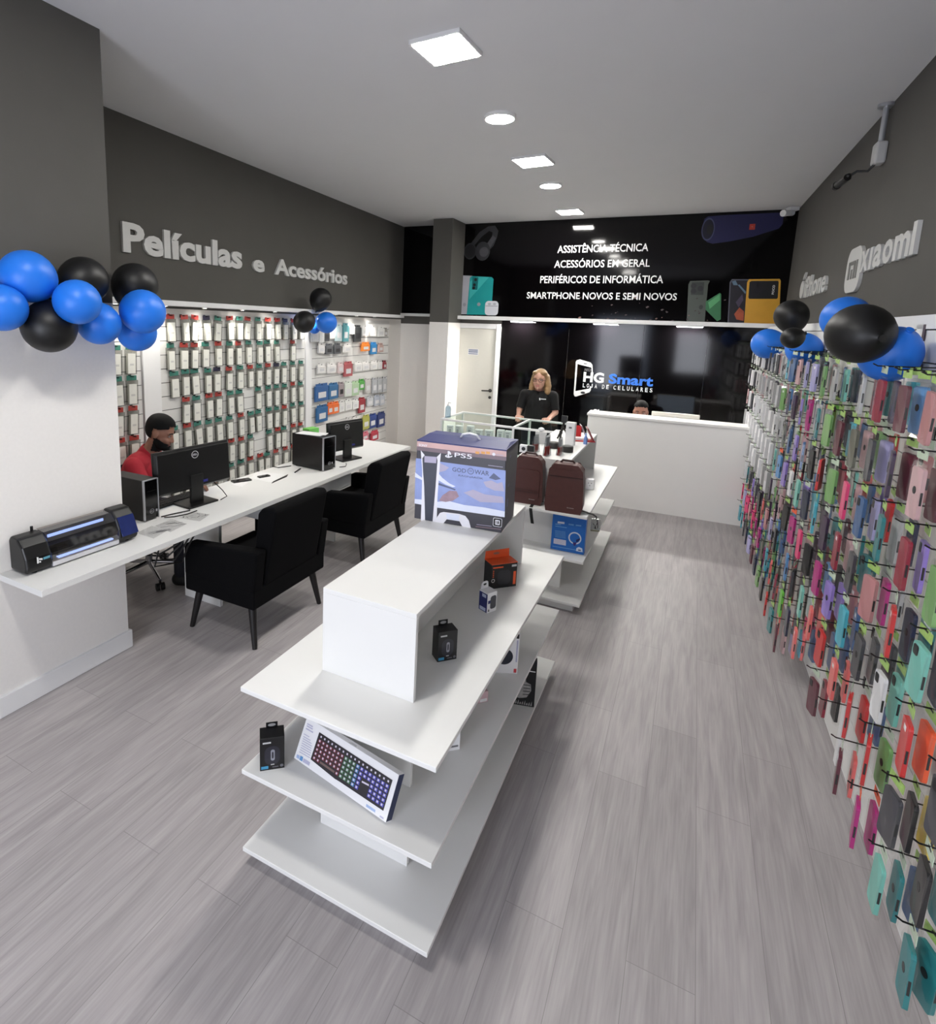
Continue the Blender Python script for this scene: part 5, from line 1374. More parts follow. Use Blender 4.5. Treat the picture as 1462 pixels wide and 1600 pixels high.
# ---- right wall: hooks with hanging cases
PAL = {'mint green': (122, 196, 182), 'teal': (44, 128, 132), 'cyan': (78, 178, 198), 'sky blue': (96, 150, 206), 'steel blue': (62, 98, 146), 'navy': (28, 36, 66),
       'lilac': (146, 122, 204), 'lavender': (172, 168, 212), 'dark purple': (60, 38, 68), 'magenta': (184, 34, 126), 'hot pink': (232, 66, 124), 'coral': (236, 112, 108),
       'red': (206, 44, 44), 'crimson': (148, 34, 58), 'wine': (96, 38, 54), 'rose': (188, 130, 132), 'dusty pink': (206, 168, 172), 'sage green': (120, 168, 100),
       'lime green': (108, 196, 66), 'olive grey': (102, 102, 90), 'black': (20, 20, 23), 'charcoal': (66, 66, 72), 'white': (228, 228, 230), 'orange': (240, 92, 46),
       'yellow': (236, 210, 88), 'clear grey': (176, 176, 176)}
HINT = [(1411, 597, 'magenta'), (1435, 600, 'crimson'), (1455, 612, 'black'), (1262, 571, 'lavender'), (1289, 575, 'mint green'), (1302, 578, 'rose'), (1316, 583, 'steel blue'), (1328, 583, 'coral'),
        (1338, 591, 'navy'), (1353, 597, 'clear grey'), (1371, 606, 'crimson'), (1270, 624, 'orange'), (1289, 632, 'wine'), (1298, 638, 'teal'), (1306, 643, 'lime green'), (1324, 651, 'charcoal'), (1336, 655, 'crimson'),
        (1347, 663, 'cyan'), (1359, 667, 'steel blue'), (1367, 671, 'rose'), (1377, 671, 'white'), (1390, 675, 'teal'), (1402, 696, 'red'), (1423, 696, 'dark purple'), (1438, 704, 'sky blue'), (1453, 714, 'lavender'),
        (1254, 677, 'red'), (1265, 684, 'hot pink'), (1273, 688, 'steel blue'), (1285, 692, 'black'), (1295, 700, 'wine'), (1304, 714, 'rose'), (1314, 716, 'black'), (1322, 718, 'olive grey'), (1334, 731, 'steel blue'), (1345, 745, 'mint green'),
        (1359, 749, 'coral'), (1371, 764, 'steel blue'), (1386, 772, 'charcoal'), (1390, 782, 'lilac'), (1402, 792, 'red'), (1410, 787, 'black'), (1425, 807, 'sky blue'), (1447, 831, 'navy'), (1250, 725, 'charcoal'), (1262, 745, 'wine'),
        (1269, 749, 'cyan'), (1277, 757, 'sky blue'), (1291, 772, 'sage green'), (1303, 776, 'crimson'), (1312, 782, 'hot pink'), (1326, 809, 'steel blue'), (1345, 827, 'wine'), (1359, 833, 'lavender'), (1375, 844, 'teal'), (1214, 733, 'sky blue'),
        (1222, 745, 'lilac'), (1230, 753, 'white'), (1239, 766, 'mint green'), (1246, 776, 'lavender'), (1252, 780, 'lilac'), (1258, 786, 'navy'), (1267, 807, 'cyan'), (1275, 817, 'wine'), (1283, 825, 'dark purple'), (1295, 831, 'teal'),
        (1191, 790, 'coral'), (1178, 803, 'hot pink'), (1230, 819, 'black'), (1242, 827, 'magenta'), (1209, 827, 'lavender'), (1223, 788, 'dusty pink'), (1407, 884, 'crimson'), (1421, 902, 'lilac'), (1441, 933, 'sage green'), (1455, 954, 'charcoal'),
        (1373, 866, 'teal'), (1385, 884, 'hot pink'), (1306, 875, 'crimson'), (1342, 897, 'teal'), (1329, 902, 'charcoal'), (1346, 938, 'rose'), (1319, 886, 'dusty pink'), (1288, 933, 'lilac'), (1304, 949, 'lilac'), (1319, 974, 'cyan'),
        (1337, 983, 'steel blue'), (1364, 972, 'charcoal'), (1378, 983, 'wine'), (1394, 994, 'red'), (1407, 1019, 'charcoal'), (1427, 1030, 'rose'), (1418, 1040, 'mint green'), (1441, 1066, 'lilac'), (1277, 978, 'coral'), (1286, 999, 'red'),
        (1301, 1028, 'steel blue'), (1319, 1039, 'coral'), (1349, 1037, 'charcoal'), (1362, 1066, 'steel blue'), (1387, 1082, 'white'), (1252, 938, 'mint green'), (1232, 943, 'lime green'), (1222, 927, 'charcoal'), (1215, 911, 'crimson'),
        (1237, 893, 'sky blue'), (1261, 875, 'black'), (1245, 848, 'hot pink'), (1223, 866, 'steel blue'), (1270, 875, 'magenta'), (1283, 841, 'dark purple'), (1265, 1026, 'lilac'), (1252, 1006, 'coral'), (1274, 1055, 'red'), (1241, 972, 'navy'),
        (1337, 1124, 'red'), (1311, 1180, 'wine'), (1327, 1215, 'coral'), (1337, 1236, 'mint green'), (1357, 1176, 'red'), (1379, 1211, 'sage green'), (1404, 1106, 'mint green'), (1414, 1148, 'red'), (1425, 1152, 'orange'), (1439, 1089, 'lilac'),
        (1454, 1101, 'crimson'), (1434, 1215, 'sage green'), (1399, 1273, 'charcoal'), (1416, 1285, 'black'), (1430, 1294, 'yellow'), (1350, 1276, 'magenta'), (1368, 1344, 'charcoal'), (1380, 1360, 'mint green'), (1388, 1356, 'steel blue'),
        (1434, 1360, 'hot pink'), (1410, 1436, 'lavender'), (1424, 1456, 'magenta'), (1440, 1510, 'teal'), (1454, 1372, 'black')]
M_film = film('bag_film', (255, 255, 254), 0.10, 0.12, 0.985)
M_tab = mat('lime_hang_card', (158, 192, 104), 0.4, var=0.35, scale=60)
M_tab2 = mat('pale_hang_card', (186, 202, 180), 0.4, var=0.2, scale=60)
M_tabo = mat('orange_hang_card', (236, 92, 40), 0.4, var=0.1)
M_hole = mat('case_opening', (24, 24, 26), 0.5, var=0)
M_stick = mat('price_sticker', (236, 236, 236), 0.5, var=0)
CW, CH, CT = 0.076, 0.156, 0.011
CASEM, HEADM = {}, {}
def case_mesh(col, style):
    k = (col, style)
    if k in CASEM: return CASEM[k]
    b = MB()
    if style == 'box':
        b.box(-0.034, 0.034, -0.205, -0.045, -0.011, 0.011, 0)
        b.box(-0.026, 0.026, -0.19, -0.12, 0.0105, 0.0113, 1)
    else:
        b.prism(rrect(CW, CH, 0.011, 3, 0, -0.045 - CH / 2), -CT / 2, CT / 2, 0)
        b.box(CW / 2 - 0.001, CW / 2 + 0.0005, -0.155, -0.115, -0.003, 0.003, 1)
        b.box(-CW / 2 - 0.0005, -CW / 2 + 0.001, -0.155, -0.115, -0.003, 0.003, 1)
        if style == 'camera':
            b.prism(rrect(0.028, 0.030, 0.007, 3, -0.018, -0.068), CT / 2 - .001, CT / 2 + 0.0012, 1)
        elif style == 'ring':
            b.prism(circ(0, -0.115, 0.012, 14), CT / 2 - .001, CT / 2 + 0.0008, 1)
    m0 = mat('case_' + col.replace(' ', '_'), PAL[col], 0.38, var=0.05, scale=25)
    me = b.mesh('case_' + style, [m0, M_hole if style != 'box' else mat('pale_window', (198, 198, 200), 0.4, var=0.1)])
    CASEM[k] = me
    return me
def head_mesh(kind):
    if kind in HEADM: return HEADM[kind]
    b = MB(); b.box(-0.036, 0.036, -0.020, 0.008, -0.0008, 0.0008); b.box(-0.012, 0.012, -0.001, 0.005, -0.0011, 0.0011, 1)
    HEADM[kind] = b.mesh('hang_card', [{'lime': M_tab, 'pale': M_tab2, 'orange': M_tabo}[kind], M_hole])
    return HEADM[kind]
_b = MB()
for s_ in (-1, 1):
    z_ = s_ * 0.009
    _b.add([(-0.042, -0.030, s_ * .001), (0.042, -0.030, s_ * .001), (0.043, -0.055, z_), (0.043, -0.205, z_), (0.038, -0.216, s_ * .002), (-0.038, -0.216, s_ * .002), (-0.043, -0.205, z_), (-0.043, -0.055, z_)],
           [tuple(range(8)) if s_ > 0 else tuple(range(7, -1, -1))])
for s_ in (-1, 1): _b.add([(s_ * .043, -0.055, -.009), (s_ * .043, -0.055, .009), (s_ * .043, -0.205, .009), (s_ * .043, -0.205, -.009)], [(0, 1, 2, 3)])
BAGM = _b.mesh('clear_bag', M_film)
_b = MB(); _b.box(-0.012, 0.012, -0.075, -0.060, CT / 2, CT / 2 + .0006)
STICKM = _b.mesh('price_sticker', M_stick)
ROWZ = [1.90, 1.675, 1.45, 1.225, 1.0, 0.77, 0.54, 0.31]
items, hooks, used = [], [], {}
YS = [1.69 + 0.247 * k for k in range(24)]
near_names = [k for k in PAL if k not in ('orange', 'yellow', 'lime green')] + ['black', 'charcoal', 'rose', 'teal', 'steel blue', 'wine', 'clear grey', 'dark purple']
for r, z in enumerate(ROWZ):
    for c, y in enumerate(YS):
        if abs(y - 3.11) < 0.05: y += 0.05
        if r == 7 and y < 3.7: continue
        hooks.append((r, c, y, z))
        if r == 0 and 2.75 < y < 3.4 and rnd.random() < .5: continue
        if r == 6 and 2.65 < y < 3.6 and rnd.random() < .7: continue
        whitez = (y > 5.1 and r <= 4) or (y > 6.6 and r <= 5)
        n = rnd.choice((3, 4, 4)) if y > 2.9 else rnd.choice((2, 3, 3, 4))
        if whitez: n = 4
        for k, dd in enumerate((0.188, 0.145, 0.102, 0.060)[:n]):
            p = wall_pt('right', y, z, dd)
            u, v = pix(p - Vector((0, 0, 0.12)))
            if u > 1500 or v > 1640: continue
            col = None
            if not whitez:
                best = 1e9
                for hi_, (hu, hv, hc) in enumerate(HINT):
                    d = math.hypot(hu - u, hv - v) + 9 * used.get(hi_, 0)
                    if d < best: best, bc, bh = d, hc, hi_
                if best < (28 if y < 3.2 else 14): col = bc; used[bh] = used.get(bh, 0) + 1
                else: col = rnd.choice(near_names)
            else:
                col = rnd.choice(('white', 'white', 'white', 'clear grey', 'dusty pink', 'charcoal') if r < 3 else ('white', 'white', 'white', 'clear grey'))
            items.append(dict(r=r, c=c, k=k, n=n, p=p, col=col, white=whitez, d=(p - CAM).length))
ncol = len(YS)
items.sort(key=lambda i: i['d'] + 0.5 * i['k'])
base_m = frame('right', (0, 0, 0))
def place(i):
    a = rnd.gauss(0, 7) if not i['white'] else rnd.gauss(0, 4)
    R = base_m.to_3x3().to_4x4() @ Matrix.Rotation(radians(a), 4, 'Y') @ Matrix.Rotation(radians(rnd.gauss(0, 1.5)), 4, 'Z')
    R.translation = i['p'] - Vector((0, 0, 0.004))
    return R
depthw = ['front', 'second', 'third', 'fourth']
stuffv = []
for n_, i in enumerate(items):
    st = 'box' if i['white'] and i['r'] > 2 else rnd.choice(('plain', 'plain', 'camera', 'ring')) if not i['white'] else rnd.choice(('plain', 'box'))
    hd = 'pale' if i['white'] else rnd.choice(('lime', 'lime', 'pale'))
    if (i['c'] == 12 and i['r'] == 3) or (i['c'] == 2 and i['r'] == 6) or (i['c'] == 9 and i['r'] == 4): hd = 'orange'
    M = place(i)
    if n_ < 300:
        lab = '%s %s, %s on %s hook from the counter end, %s row' % (i['col'], 'phone case' if st != 'box' else 'boxed accessory', depthw[i['k']] + ' one', ORD[ncol - 1 - i['c']], ORD[i['r']])
        t = thing_m('phone_case', lab, 'phone case', M, 'hanging phone cases on the right wall')
        o = bpy.data.objects.new('case_shell', case_mesh(i['col'], st)); COL.objects.link(o); o.parent = t
        o = bpy.data.objects.new('hang_card', head_mesh(hd)); COL.objects.link(o); o.parent = t
        o = bpy.data.objects.new('clear_bag', BAGM); COL.objects.link(o); o.parent = t
        if st == 'plain' and not i['white'] and n_ % 6 == 0:
            o = bpy.data.objects.new('price_sticker', STICKM); COL.objects.link(o); o.parent = t
    else:
        stuffv.append((M, i['col'], st, hd))
bm_mats, bmx, B_ = [], {}, MB()
def midx(m):
    if m.name not in bmx: bmx[m.name] = len(bm_mats); bm_mats.append(m)
    return bmx[m.name]
for M, col, st, hd in stuffv:
    for me in (case_mesh(col, st), head_mesh(hd)):
        B_.M = M
        o_ = len(B_.v)
        B_.v += [tuple(M @ v.co) for v in me.vertices]
        for p in me.polygons:
            B_.f.append(tuple(x + o_ for x in p.vertices)); B_.mi.append(midx(me.materials[p.material_index])); B_.sm.append(False)
B_.M = Matrix()
tag(B_.build('phone_case', bm_mats), 'remaining cases hanging toward the counter end of the right wall', 'phone case', kind='stuff')
# hooks: black wires with a base plate, parts of their slat panel
hm = None
b = MB(); b.box(-0.010, 0.010, -0.028, 0.018, 0.0, 0.004); b.tube([(0, 0.006, 0.003), (0, 0.003, 0.10), (0, 0.002, 0.195), (0, 0.010, 0.21)], 0.0026, 5)
HM = b.mesh('hook', M_black)
hooks.sort(key=lambda h: h[2])
rest = {0: [], 1: []}
cnt = [0, 0]
for r, c, y, z in hooks:
    pi_ = 0 if y < 3.11 else 1
    M = frame('right', wall_pt('right', y, z, 0.0155))
    L = PR[pi_].matrix_world.inverted() @ M
    if cnt[pi_] < 60:
        o = bpy.data.objects.new('hook', HM); COL.objects.link(o); o.parent = PR[pi_]; o.matrix_basis = L; cnt[pi_] += 1
    else:
        rest[pi_].append(L)
for pi_, Ls in rest.items():
    if not Ls: continue
    b = MB()
    for L in Ls:
        b.M = L; b.add([v.co for v in HM.vertices], [tuple(p.vertices) for p in HM.polygons])
    o = b.build('hook', M_black, PR[pi_]); o['kind'] = 'stuff'
# small card at the near top
p = on_wall('right', 1438, 521, 0.017)
T = thing_m('notice_card', 'small white card with a black square at the near end above the top hooks', 'card', frame('right', p))
b = MB(); b.box(-0.045, 0.03, -0.035, 0.035, 0, 0.003); b.build('card', M_paper, T)
b = MB(); b.box(0.03, 0.055, -0.03, 0.035, 0, 0.004); b.build('dark_print', mat('plum_print', (66, 50, 62), 0.5, var=0.1), T)

# ---- left wall: clear packs with coloured header cards
def pack_parts(kind):
    out = []
    b = MB(); b.box(-0.033, 0.033, -0.210, -0.058, 0.004, 0.0245, 0); b.box(-0.018, 0.018, -0.15, -0.135, 0.0248, 0.0251, 1)
    out.append(('white_insert', b.mesh('white_insert', [mat('pack_white', (222, 222, 214), 0.45, var=0.05), mat('pack_print', (196, 196, 192), 0.5, var=0.1)])))
    hc = {'red': (168, 58, 50), 'green': (58, 122, 108), 'navy': (44, 42, 66)}[kind]
    b = MB(); b.box(-0.043, 0.043, -0.030, 0.008, 0.008, 0.0096, 0); b.box(-0.014, 0.014, -0.004, 0.003, 0.0097, 0.0099, 1)
    out.append(('header_card', b.mesh('header_card', [mat('header_' + kind, hc, 0.4, var=0.25, scale=50), M_hole])))
    b = MB(); b.box(-0.046, 0.046, -0.217, -0.028, 0.0, 0.0235); out.append(('clear_blister', b.mesh('clear_blister', film('blister_shade_tint', (226, 226, 224), 0.10, 0.15, 0.95))))  # clear plastic; its grey tint paints in the shadow around the insert
    return out
PK = {k: pack_parts(k) for k in ('red', 'green', 'navy')}
def hang_pack(kind, y, z, label, group):
    M = frame('left', wall_pt('left', y, z, 0.03)) @ Matrix.Rotation(radians(rnd.gauss(0, 2.0)), 4, 'Z') @ Matrix.Rotation(radians(rnd.gauss(0, 3)), 4, 'Y')
    t = thing_m('blister_pack', label, 'case pack', M, group)
    for nm, me in PK[kind]:
        o = bpy.data.objects.new(nm, me); COL.objects.link(o); o.parent = t
LZ = [2.000, 1.770, 1.537, 1.304, 1.071, 0.838, 0.605]
LY = [3.33, 3.46, 3.59, 3.73, 3.87, 4.02, 4.16, 4.30, 4.45, 4.59, 4.74, 4.88, 5.03, 5.18]
b_h = MB(); b_h.box(-0.003, 0.003, -0.003, 0.003, 0.0, 0.045); b_h.box(-0.012, 0.012, -0.016, 0.012, 0, 0.003)
HL = b_h.mesh('hook', M_black)
def hook_left(t, y, z):
    o = bpy.data.objects.new('hook', HL); COL.objects.link(o); o.parent = t
    o.matrix_basis = t.matrix_world.inverted() @ frame('left', wall_pt('left', y, z, 0.017))
for r, z in enumerate(LZ):
    for c, y in enumerate(LY):
        if r in (1, 3, 5) and rnd.random() < 0.08: continue
        k = rnd.choices(('green', 'red', 'navy'), ((2, 7, 1.2), (8, 2, 0.3), (8, 2, .6), (6, 4, .6), (7, 3, .3), (6, 4, .3), (3, 7, .2))[r])[0]
        hang_pack(k, y + rnd.uniform(-.02, .02), z + rnd.uniform(-.006, .004), 'clear pack with white insert and %s header, %s row, %s from the left upright' % (k, ORD[r], ORD[c]), 'case packs on the left wall')
        if len([x for x in PLs[0].children if x.name.startswith('hook')]) < 98: hook_left(PLs[0], y, z)
for r, z in enumerate((1.76, 1.525, 1.29, 1.055, 0.82)):
    for c, y in enumerate((2.80, 2.93)):
        k = 'green' if r < 2 else 'red'
        hang_pack(k, y, z, 'clear pack with %s header on the narrow panel, %s row, %s column' % (k, ORD[r], ('left', 'right')[c]), 'case packs beside the left pillar')
        hook_left(PLs[1], y, z)

# ---- accessories on the far left panel: (x, y top, w, h) in detail coordinates, colour
ACC = [
    ('white cable pack', (470, 470, 45, 95), (214, 214, 212)), ('white cable pack', (512, 475, 34, 95), (210, 210, 208)), ('black cable pack', (545, 480, 34, 80), (60, 62, 66)), ('white cable pack', (582, 460, 34, 85), (222, 222, 220)),
    ('pale earphone pack', (625, 455, 42, 105), (176, 196, 200)), ('teal tall pack', (672, 448, 36, 115), (84, 150, 158)), ('white cable pack', (712, 455, 36, 60), (218, 218, 216)), ('charcoal tall pack', (750, 460, 44, 105), (58, 60, 62)), ('white charger box', (800, 462, 42, 62), (228, 228, 226)),
    ('white charger box', (852, 465, 42, 62), (226, 226, 224)), ('white charger box', (905, 470, 42, 60), (224, 224, 222)), ('grey cable pack', (935, 478, 20, 50), (150, 146, 140)),
    ('white small pack', (512, 580, 40, 58), (218, 216, 214)), ('black cable pack', (562, 582, 46, 62), (92, 94, 98)), ('black cable pack', (618, 580, 42, 62), (84, 86, 90)), ('white small pack', (682, 582, 48, 50), (220, 218, 216)), ('orange square pack', (803, 572, 52, 52), (232, 134, 50)),
    ('bright blue pack', (856, 572, 38, 72), (44, 128, 188)), ('white and red pack', (903, 578, 30, 52), (190, 160, 152)),
    ('white square pack', (512, 715, 50, 52), (226, 224, 222)), ('white square pack', (578, 712, 60, 55), (224, 222, 220)), ('white and red pack', (638, 705, 36, 62), (206, 188, 188)), ('red topped tall pack', (688, 700, 54, 88), (168, 84, 88)), ('white wide pack', (755, 700, 46, 55), (224, 222, 220)),
    ('white wide pack', (805, 698, 44, 50), (224, 222, 220)), ('white wide pack', (858, 694, 42, 50), (220, 218, 216)), ('white small pack', (897, 692, 28, 50), (216, 214, 212)), ('dark red pack', (928, 692, 20, 48), (140, 50, 60)),
    ('large blue pack', (514, 845, 84, 102), (48, 92, 146)), ('blue pack', (590, 840, 60, 95), (50, 104, 150)), ('black and white cable pack', (642, 835, 34, 88), (150, 138, 142)), ('white cable pack', (688, 830, 46, 90), (206, 212, 204)), ('green and white pack', (735, 828, 46, 85), (170, 196, 160)),
    ('leaf green pack', (776, 815, 34, 62), (84, 160, 74)), ('grey cable pack', (818, 812, 36, 85), (190, 186, 184)), ('grey clear pack', (862, 808, 30, 90), (168, 170, 174)), ('grey clear pack', (896, 804, 30, 90), (172, 174, 178)), ('grey clear pack', (928, 800, 24, 90), (178, 180, 184)),
    ('blue pack', (516, 985, 70, 98), (46, 98, 148)), ('orange pack', (570, 968, 34, 70), (222, 108, 50)), ('orange pack', (606, 962, 38, 68), (226, 112, 52)), ('white cable pack', (646, 958, 34, 62), (220, 220, 218)), ('white cable pack', (690, 950, 44, 58), (220, 220, 218)), ('white cable pack', (736, 946, 38, 55), (222, 222, 220)),
    ('dark red tall pack', (778, 935, 40, 90), (150, 52, 60)), ('grey clear pack', (832, 928, 40, 52), (186, 188, 192)), ('grey clear pack', (876, 920, 36, 58), (166, 172, 184)), ('grey clear pack', (912, 915, 30, 60), (184, 188, 196)),
    ('yellow-green pack', (806, 1050, 42, 82), (170, 170, 84)), ('deep blue pack', (850, 1042, 44, 82), (42, 66, 128)), ('deep blue pack', (905, 1030, 46, 85), (48, 62, 116)), ('white small pack', (740, 1060, 40, 60), (216, 214, 212)), ('white small pack', (690, 1070, 40, 50), (216, 214, 212)),
    ('pink pack', (800, 1160, 40, 45), (196, 110, 124)), ('red pack', (862, 1152, 46, 52), (176, 58, 72))]
ACM = {}
seen = {}
rown = lambda y: 'top' if y < 560 else 'second' if y < 660 else 'third' if y < 760 else 'fourth' if y < 900 else 'fifth' if y < 1020 else 'sixth' if y < 1120 else 'lowest'
for nm, (x, y, wv, hv), col in ACC:
    P0 = on_wall('left', 380 + (x - wv / 2) / 4.21, 400 + y / 4.21, 0.05); P1 = on_wall('left', 380 + (x + wv / 2) / 4.21, 400 + y / 4.21, 0.05); P2 = on_wall('left', 380 + x / 4.21, 400 + (y + hv) / 4.21, 0.05)
    w_, h_ = (P1 - P0).length, abs(P0.z - P2.z)
    M = frame('left', (P0 + P1) / 2)
    row = rown(y)
    kk_ = (nm, row); seen[kk_] = seen.get(kk_, 0) + 1
    same = sum(1 for a in ACC if a[0] == nm and rown(a[1][1]) == row)
    lab = nm + ' on the accessories panel, ' + row + ' row'
    if same > 1: lab += ', ' + ORD[seen[kk_] - 1] + ' of its kind from the left'
    t = thing_m('accessory_pack', lab, 'accessory pack', M, 'small packs on the accessories panel')
    m = mat('acc_%d_%d_%d' % col, col, 0.42, var=0.18, scale=70)
    b = MB(); b.box(-w_ / 2, w_ / 2, -h_, -0.018, -0.012, 0.012, 0)
    b.rect(-w_ * .3, w_ * .3, -h_ * .8, -h_ * .45, 0.0126, 1); b.build('pack_body', [m, mat('pack_panel_dark' if nm.startswith(('black', 'charcoal')) else 'pack_panel', (36, 36, 40) if nm.startswith(('black', 'charcoal')) else (206, 206, 208), 0.45, var=0.3, scale=90)], t, bevel=0.002)
    b = MB(); b.box(-w_ * .45, w_ * .45, -0.020, 0.012, -0.001, 0.001); b.build('hang_card', m, t)
    hook_left(PLs[2], M.translation.y, M.translation.z)
# ================================================================== PEOPLE
def capsule(b, p, q, ra, rb):
    p, q = Vector(p), Vector(q)
    b.ball(p, ra, 14, 9); b.ball(q, rb, 14, 9)
    if (q - p).length > 1e-5: b.tube([p, q], ra, 14, r1=rb)
def person(name, label, loc, rz, bones, ells, head, hand_list, skin, cloth, voxel=0.006):
    """bones: (tag, p, q, ra, rb); ells: (tag, centre, radii); head: dict(c, pitch, yaw, s)"""
    t = thing(name, label, 'person', loc, rz)
    b = MB(); prim = []
    for tg, p, q, ra, rb in bones:
        capsule(b, p, q, ra, rb); prim.append((tg, Vector(p), Vector(q), ra, rb))
    for tg, c, r in ells:
        b.ball(c, r, 20, 14); prim.append((tg, Vector(c), Vector(c), max(r) * .9, max(r) * .9))
    hc = Vector(head['c']); s = head.get('s', 1.0)
    HR = Matrix.Rotation(head.get('yaw', 0), 3, 'Z') @ Matrix.Rotation(head.get('pitch', 0), 3, 'Y')
    def hp(x, y, z): return hc + HR @ (Vector((x, y, z)) * s)
    def hball(x, y, z, rx, ry, rz_, R=None):
        b.ball(hp(x, y, z), (rx * s, ry * s, rz_ * s), 20, 14, R=HR if R is None else HR @ R)
    hball(-0.005, 0, 0.022, 0.098, 0.076, 0.095)          # skull
    hball(0.030, 0, -0.035, 0.062, 0.062, 0.078)          # face
    hball(0.042, 0, -0.078, 0.044, 0.048, 0.036)          # jaw
    hball(0.078, 0, -0.098, 0.016, 0.020, 0.014)          # chin
    capsule(b, hp(0.088, 0, 0.000), hp(0.105, 0, -0.036), 0.009 * s, 0.0115 * s)   # nose
    for y in (-1, 1):
        hball(0.100, y * .011, -0.040, 0.010, 0.008, 0.008)
        hball(0.078, y * .034, 0.016, 0.016, 0.024, 0.008)   # brow
        hball(0.066, y * .042, -0.034, 0.022, 0.018, 0.018)  # cheek
        hball(-0.004, y * .078, -0.012, 0.019, 0.010, 0.031, Matrix.Rotation(y * radians(18), 3, 'Z'))
    hball(0.088, 0, -0.062, 0.012, 0.022, 0.006); hball(0.086, 0, -0.073, 0.011, 0.019, 0.007)
    prim.append(('head', hp(0, 0, 0.02), hp(0.04, 0, -0.07), 0.09 * s, 0.05 * s))
    for w, d, u, sgn in hand_list:      # wrist, pointing direction, back-of-hand normal, side
        w, d, u = Vector(w), Vector(d).normalized(), Vector(u).normalized(); sd = d.cross(u).normalized()
        R = Matrix((d, sd, u)).transposed()
        b.ball(w + d * .045, (.050, .040, .017), 16, 10, R=R)
        prim.append(('hand', w, w + d * .1, .04, .04))
        for k, ln in enumerate((.066, .076, .070, .054)):
            f0 = w + d * .078 + sd * (.030 - .0205 * k)
            f1 = f0 + (d * .9 - u * .25).normalized() * ln * .5
            f2 = f1 + (d * .45 - u * .85).normalized() * ln * .5
            capsule(b, f0, f1, .0088, .0080); capsule(b, f1, f2, .0080, .0068)
        t0 = w + d * .028 + sd * (.032 * sgn)
        t1 = t0 + (d * .7 + sd * (.75 * sgn)).normalized() * .034
        t2 = t1 + (d * .95 - u * .2).normalized() * .028
        capsule(b, t0, t1, .0125, .0105); capsule(b, t1, t2, .0105, .0085)
    o = b.build('tmp', skin)
    md = o.modifiers.new('r', 'REMESH'); md.mode = 'VOXEL'; md.voxel_size = voxel; md.use_smooth_shade = True
    sm = o.modifiers.new('s', 'SMOOTH'); sm.factor = 0.5; sm.iterations = 3
    dg = bpy.context.evaluated_depsgraph_get()
    me = bpy.data.meshes.new_from_object(o.evaluated_get(dg))
    bpy.data.objects.remove(o)
    me.materials.clear(); me.materials.append(skin)
    lip = mat('lip_' + skin.name, head.get('lip', (150, 84, 78)), 0.5, var=0.05); me.materials.append(lip)
    body = bpy.data.objects.new('body', me); COL.objects.link(body); body.parent = t
    HI = HR.inverted()
    def hl(co): return HI @ (co - hc) / s
    def near(co):
        bt, bd = None, 1e9
        for tg, p, q, ra, rb in prim:
            d = q - p; L2 = d.length_squared
            k = 0 if L2 < 1e-12 else max(0, min(1, (co - p).dot(d) / L2))
            e = (co - p - d * k).length - (ra + (rb - ra) * k)
            if e < bd: bd, bt, bk = e, tg, k
        return bt, bk
    tags = []
    for p in me.polygons:
        c = p.center; tg = near(c); tags.append(tg)
        q = hl(c)
        if tg[0] == 'head' and q.x > .083 and abs(q.y) < .021 and -.078 < q.z < -.059: p.material_index = 1
    def shell(nm, pred, off, m, th=0.004, smooth=5):
        idx, vs, fs = {}, [], []
        for p, tg in zip(me.polygons, tags):
            if not pred(p.center, tg): continue
            f = []
            for vi in p.vertices:
                if vi not in idx:
                    idx[vi] = len(vs); v = me.vertices[vi]; k = off(v.co) if callable(off) else off
                    vs.append(v.co + v.normal * k)
                f.append(idx[vi])
            fs.append(tuple(f))
        m2 = bpy.data.meshes.new(nm); m2.from_pydata([tuple(v) for v in vs], [], fs); m2.materials.append(m)
        m2.polygons.foreach_set('use_smooth', [True] * len(fs)); m2.update()
        o = bpy.data.objects.new(nm, m2); COL.objects.link(o); o.parent = t
        sd = o.modifiers.new('s', 'SMOOTH'); sd.factor = .5; sd.iterations = smooth
        so = o.modifiers.new('t', 'SOLIDIFY'); so.thickness = th; so.offset = 0.0
        return o
    for nm, pred, off, m in cloth: shell(nm, (lambda f: lambda c, tg: f(c, tg))(pred), off, m)
    # eyes and brows
    for y in (-1, 1):
        e = MB(); e.ball(hp(0.0785, y * .033, 0.000), (.0085 * s, .0135 * s, .0065 * s), 12, 8, R=HR, mi=0); e.ball(hp(0.0845, y * .032, 0.000), (.0035 * s, .0055 * s, .0055 * s), 10, 6, R=HR, mi=1)
        e.build('eye', [mat('eye_white', (160, 152, 148), 0.3, var=0), mat('iris', (36, 24, 20), 0.3, var=0)], t)
        e = MB(); e.tube([hp(.094, y * .016, .020), hp(.093, y * .034, .026), hp(.078, y * .054, .020)], .004 * s, 6)
        e.build('eyebrow', head['brow'], t)
    return t, hp, hl, shell, HR, s
SK1 = mat('skin_tan', (142, 98, 78), 0.55, var=0.08, scale=30)
SK2 = mat('skin_fair', (196, 150, 130), 0.55, var=0.06, scale=30)
SK3 = mat('skin_olive', (168, 118, 98), 0.55, var=0.06, scale=30)
H_black = mat('black_hair', (4, 4, 4), 0.7, var=0.3, scale=180, bump=0.5, spec=0.2)
H_blond = mat('dark_blond_hair', (150, 118, 80), 0.55, var=0.35, scale=120, bump=0.4)
C_red = mat('red_cotton', (150, 18, 34), 0.85, var=0.1, scale=60)
C_black = mat('black_cotton', (4, 4, 5), 0.85, var=0.1, scale=60)
C_jeans = mat('dark_trousers', (24, 26, 36), 0.85, var=0.15, scale=80)

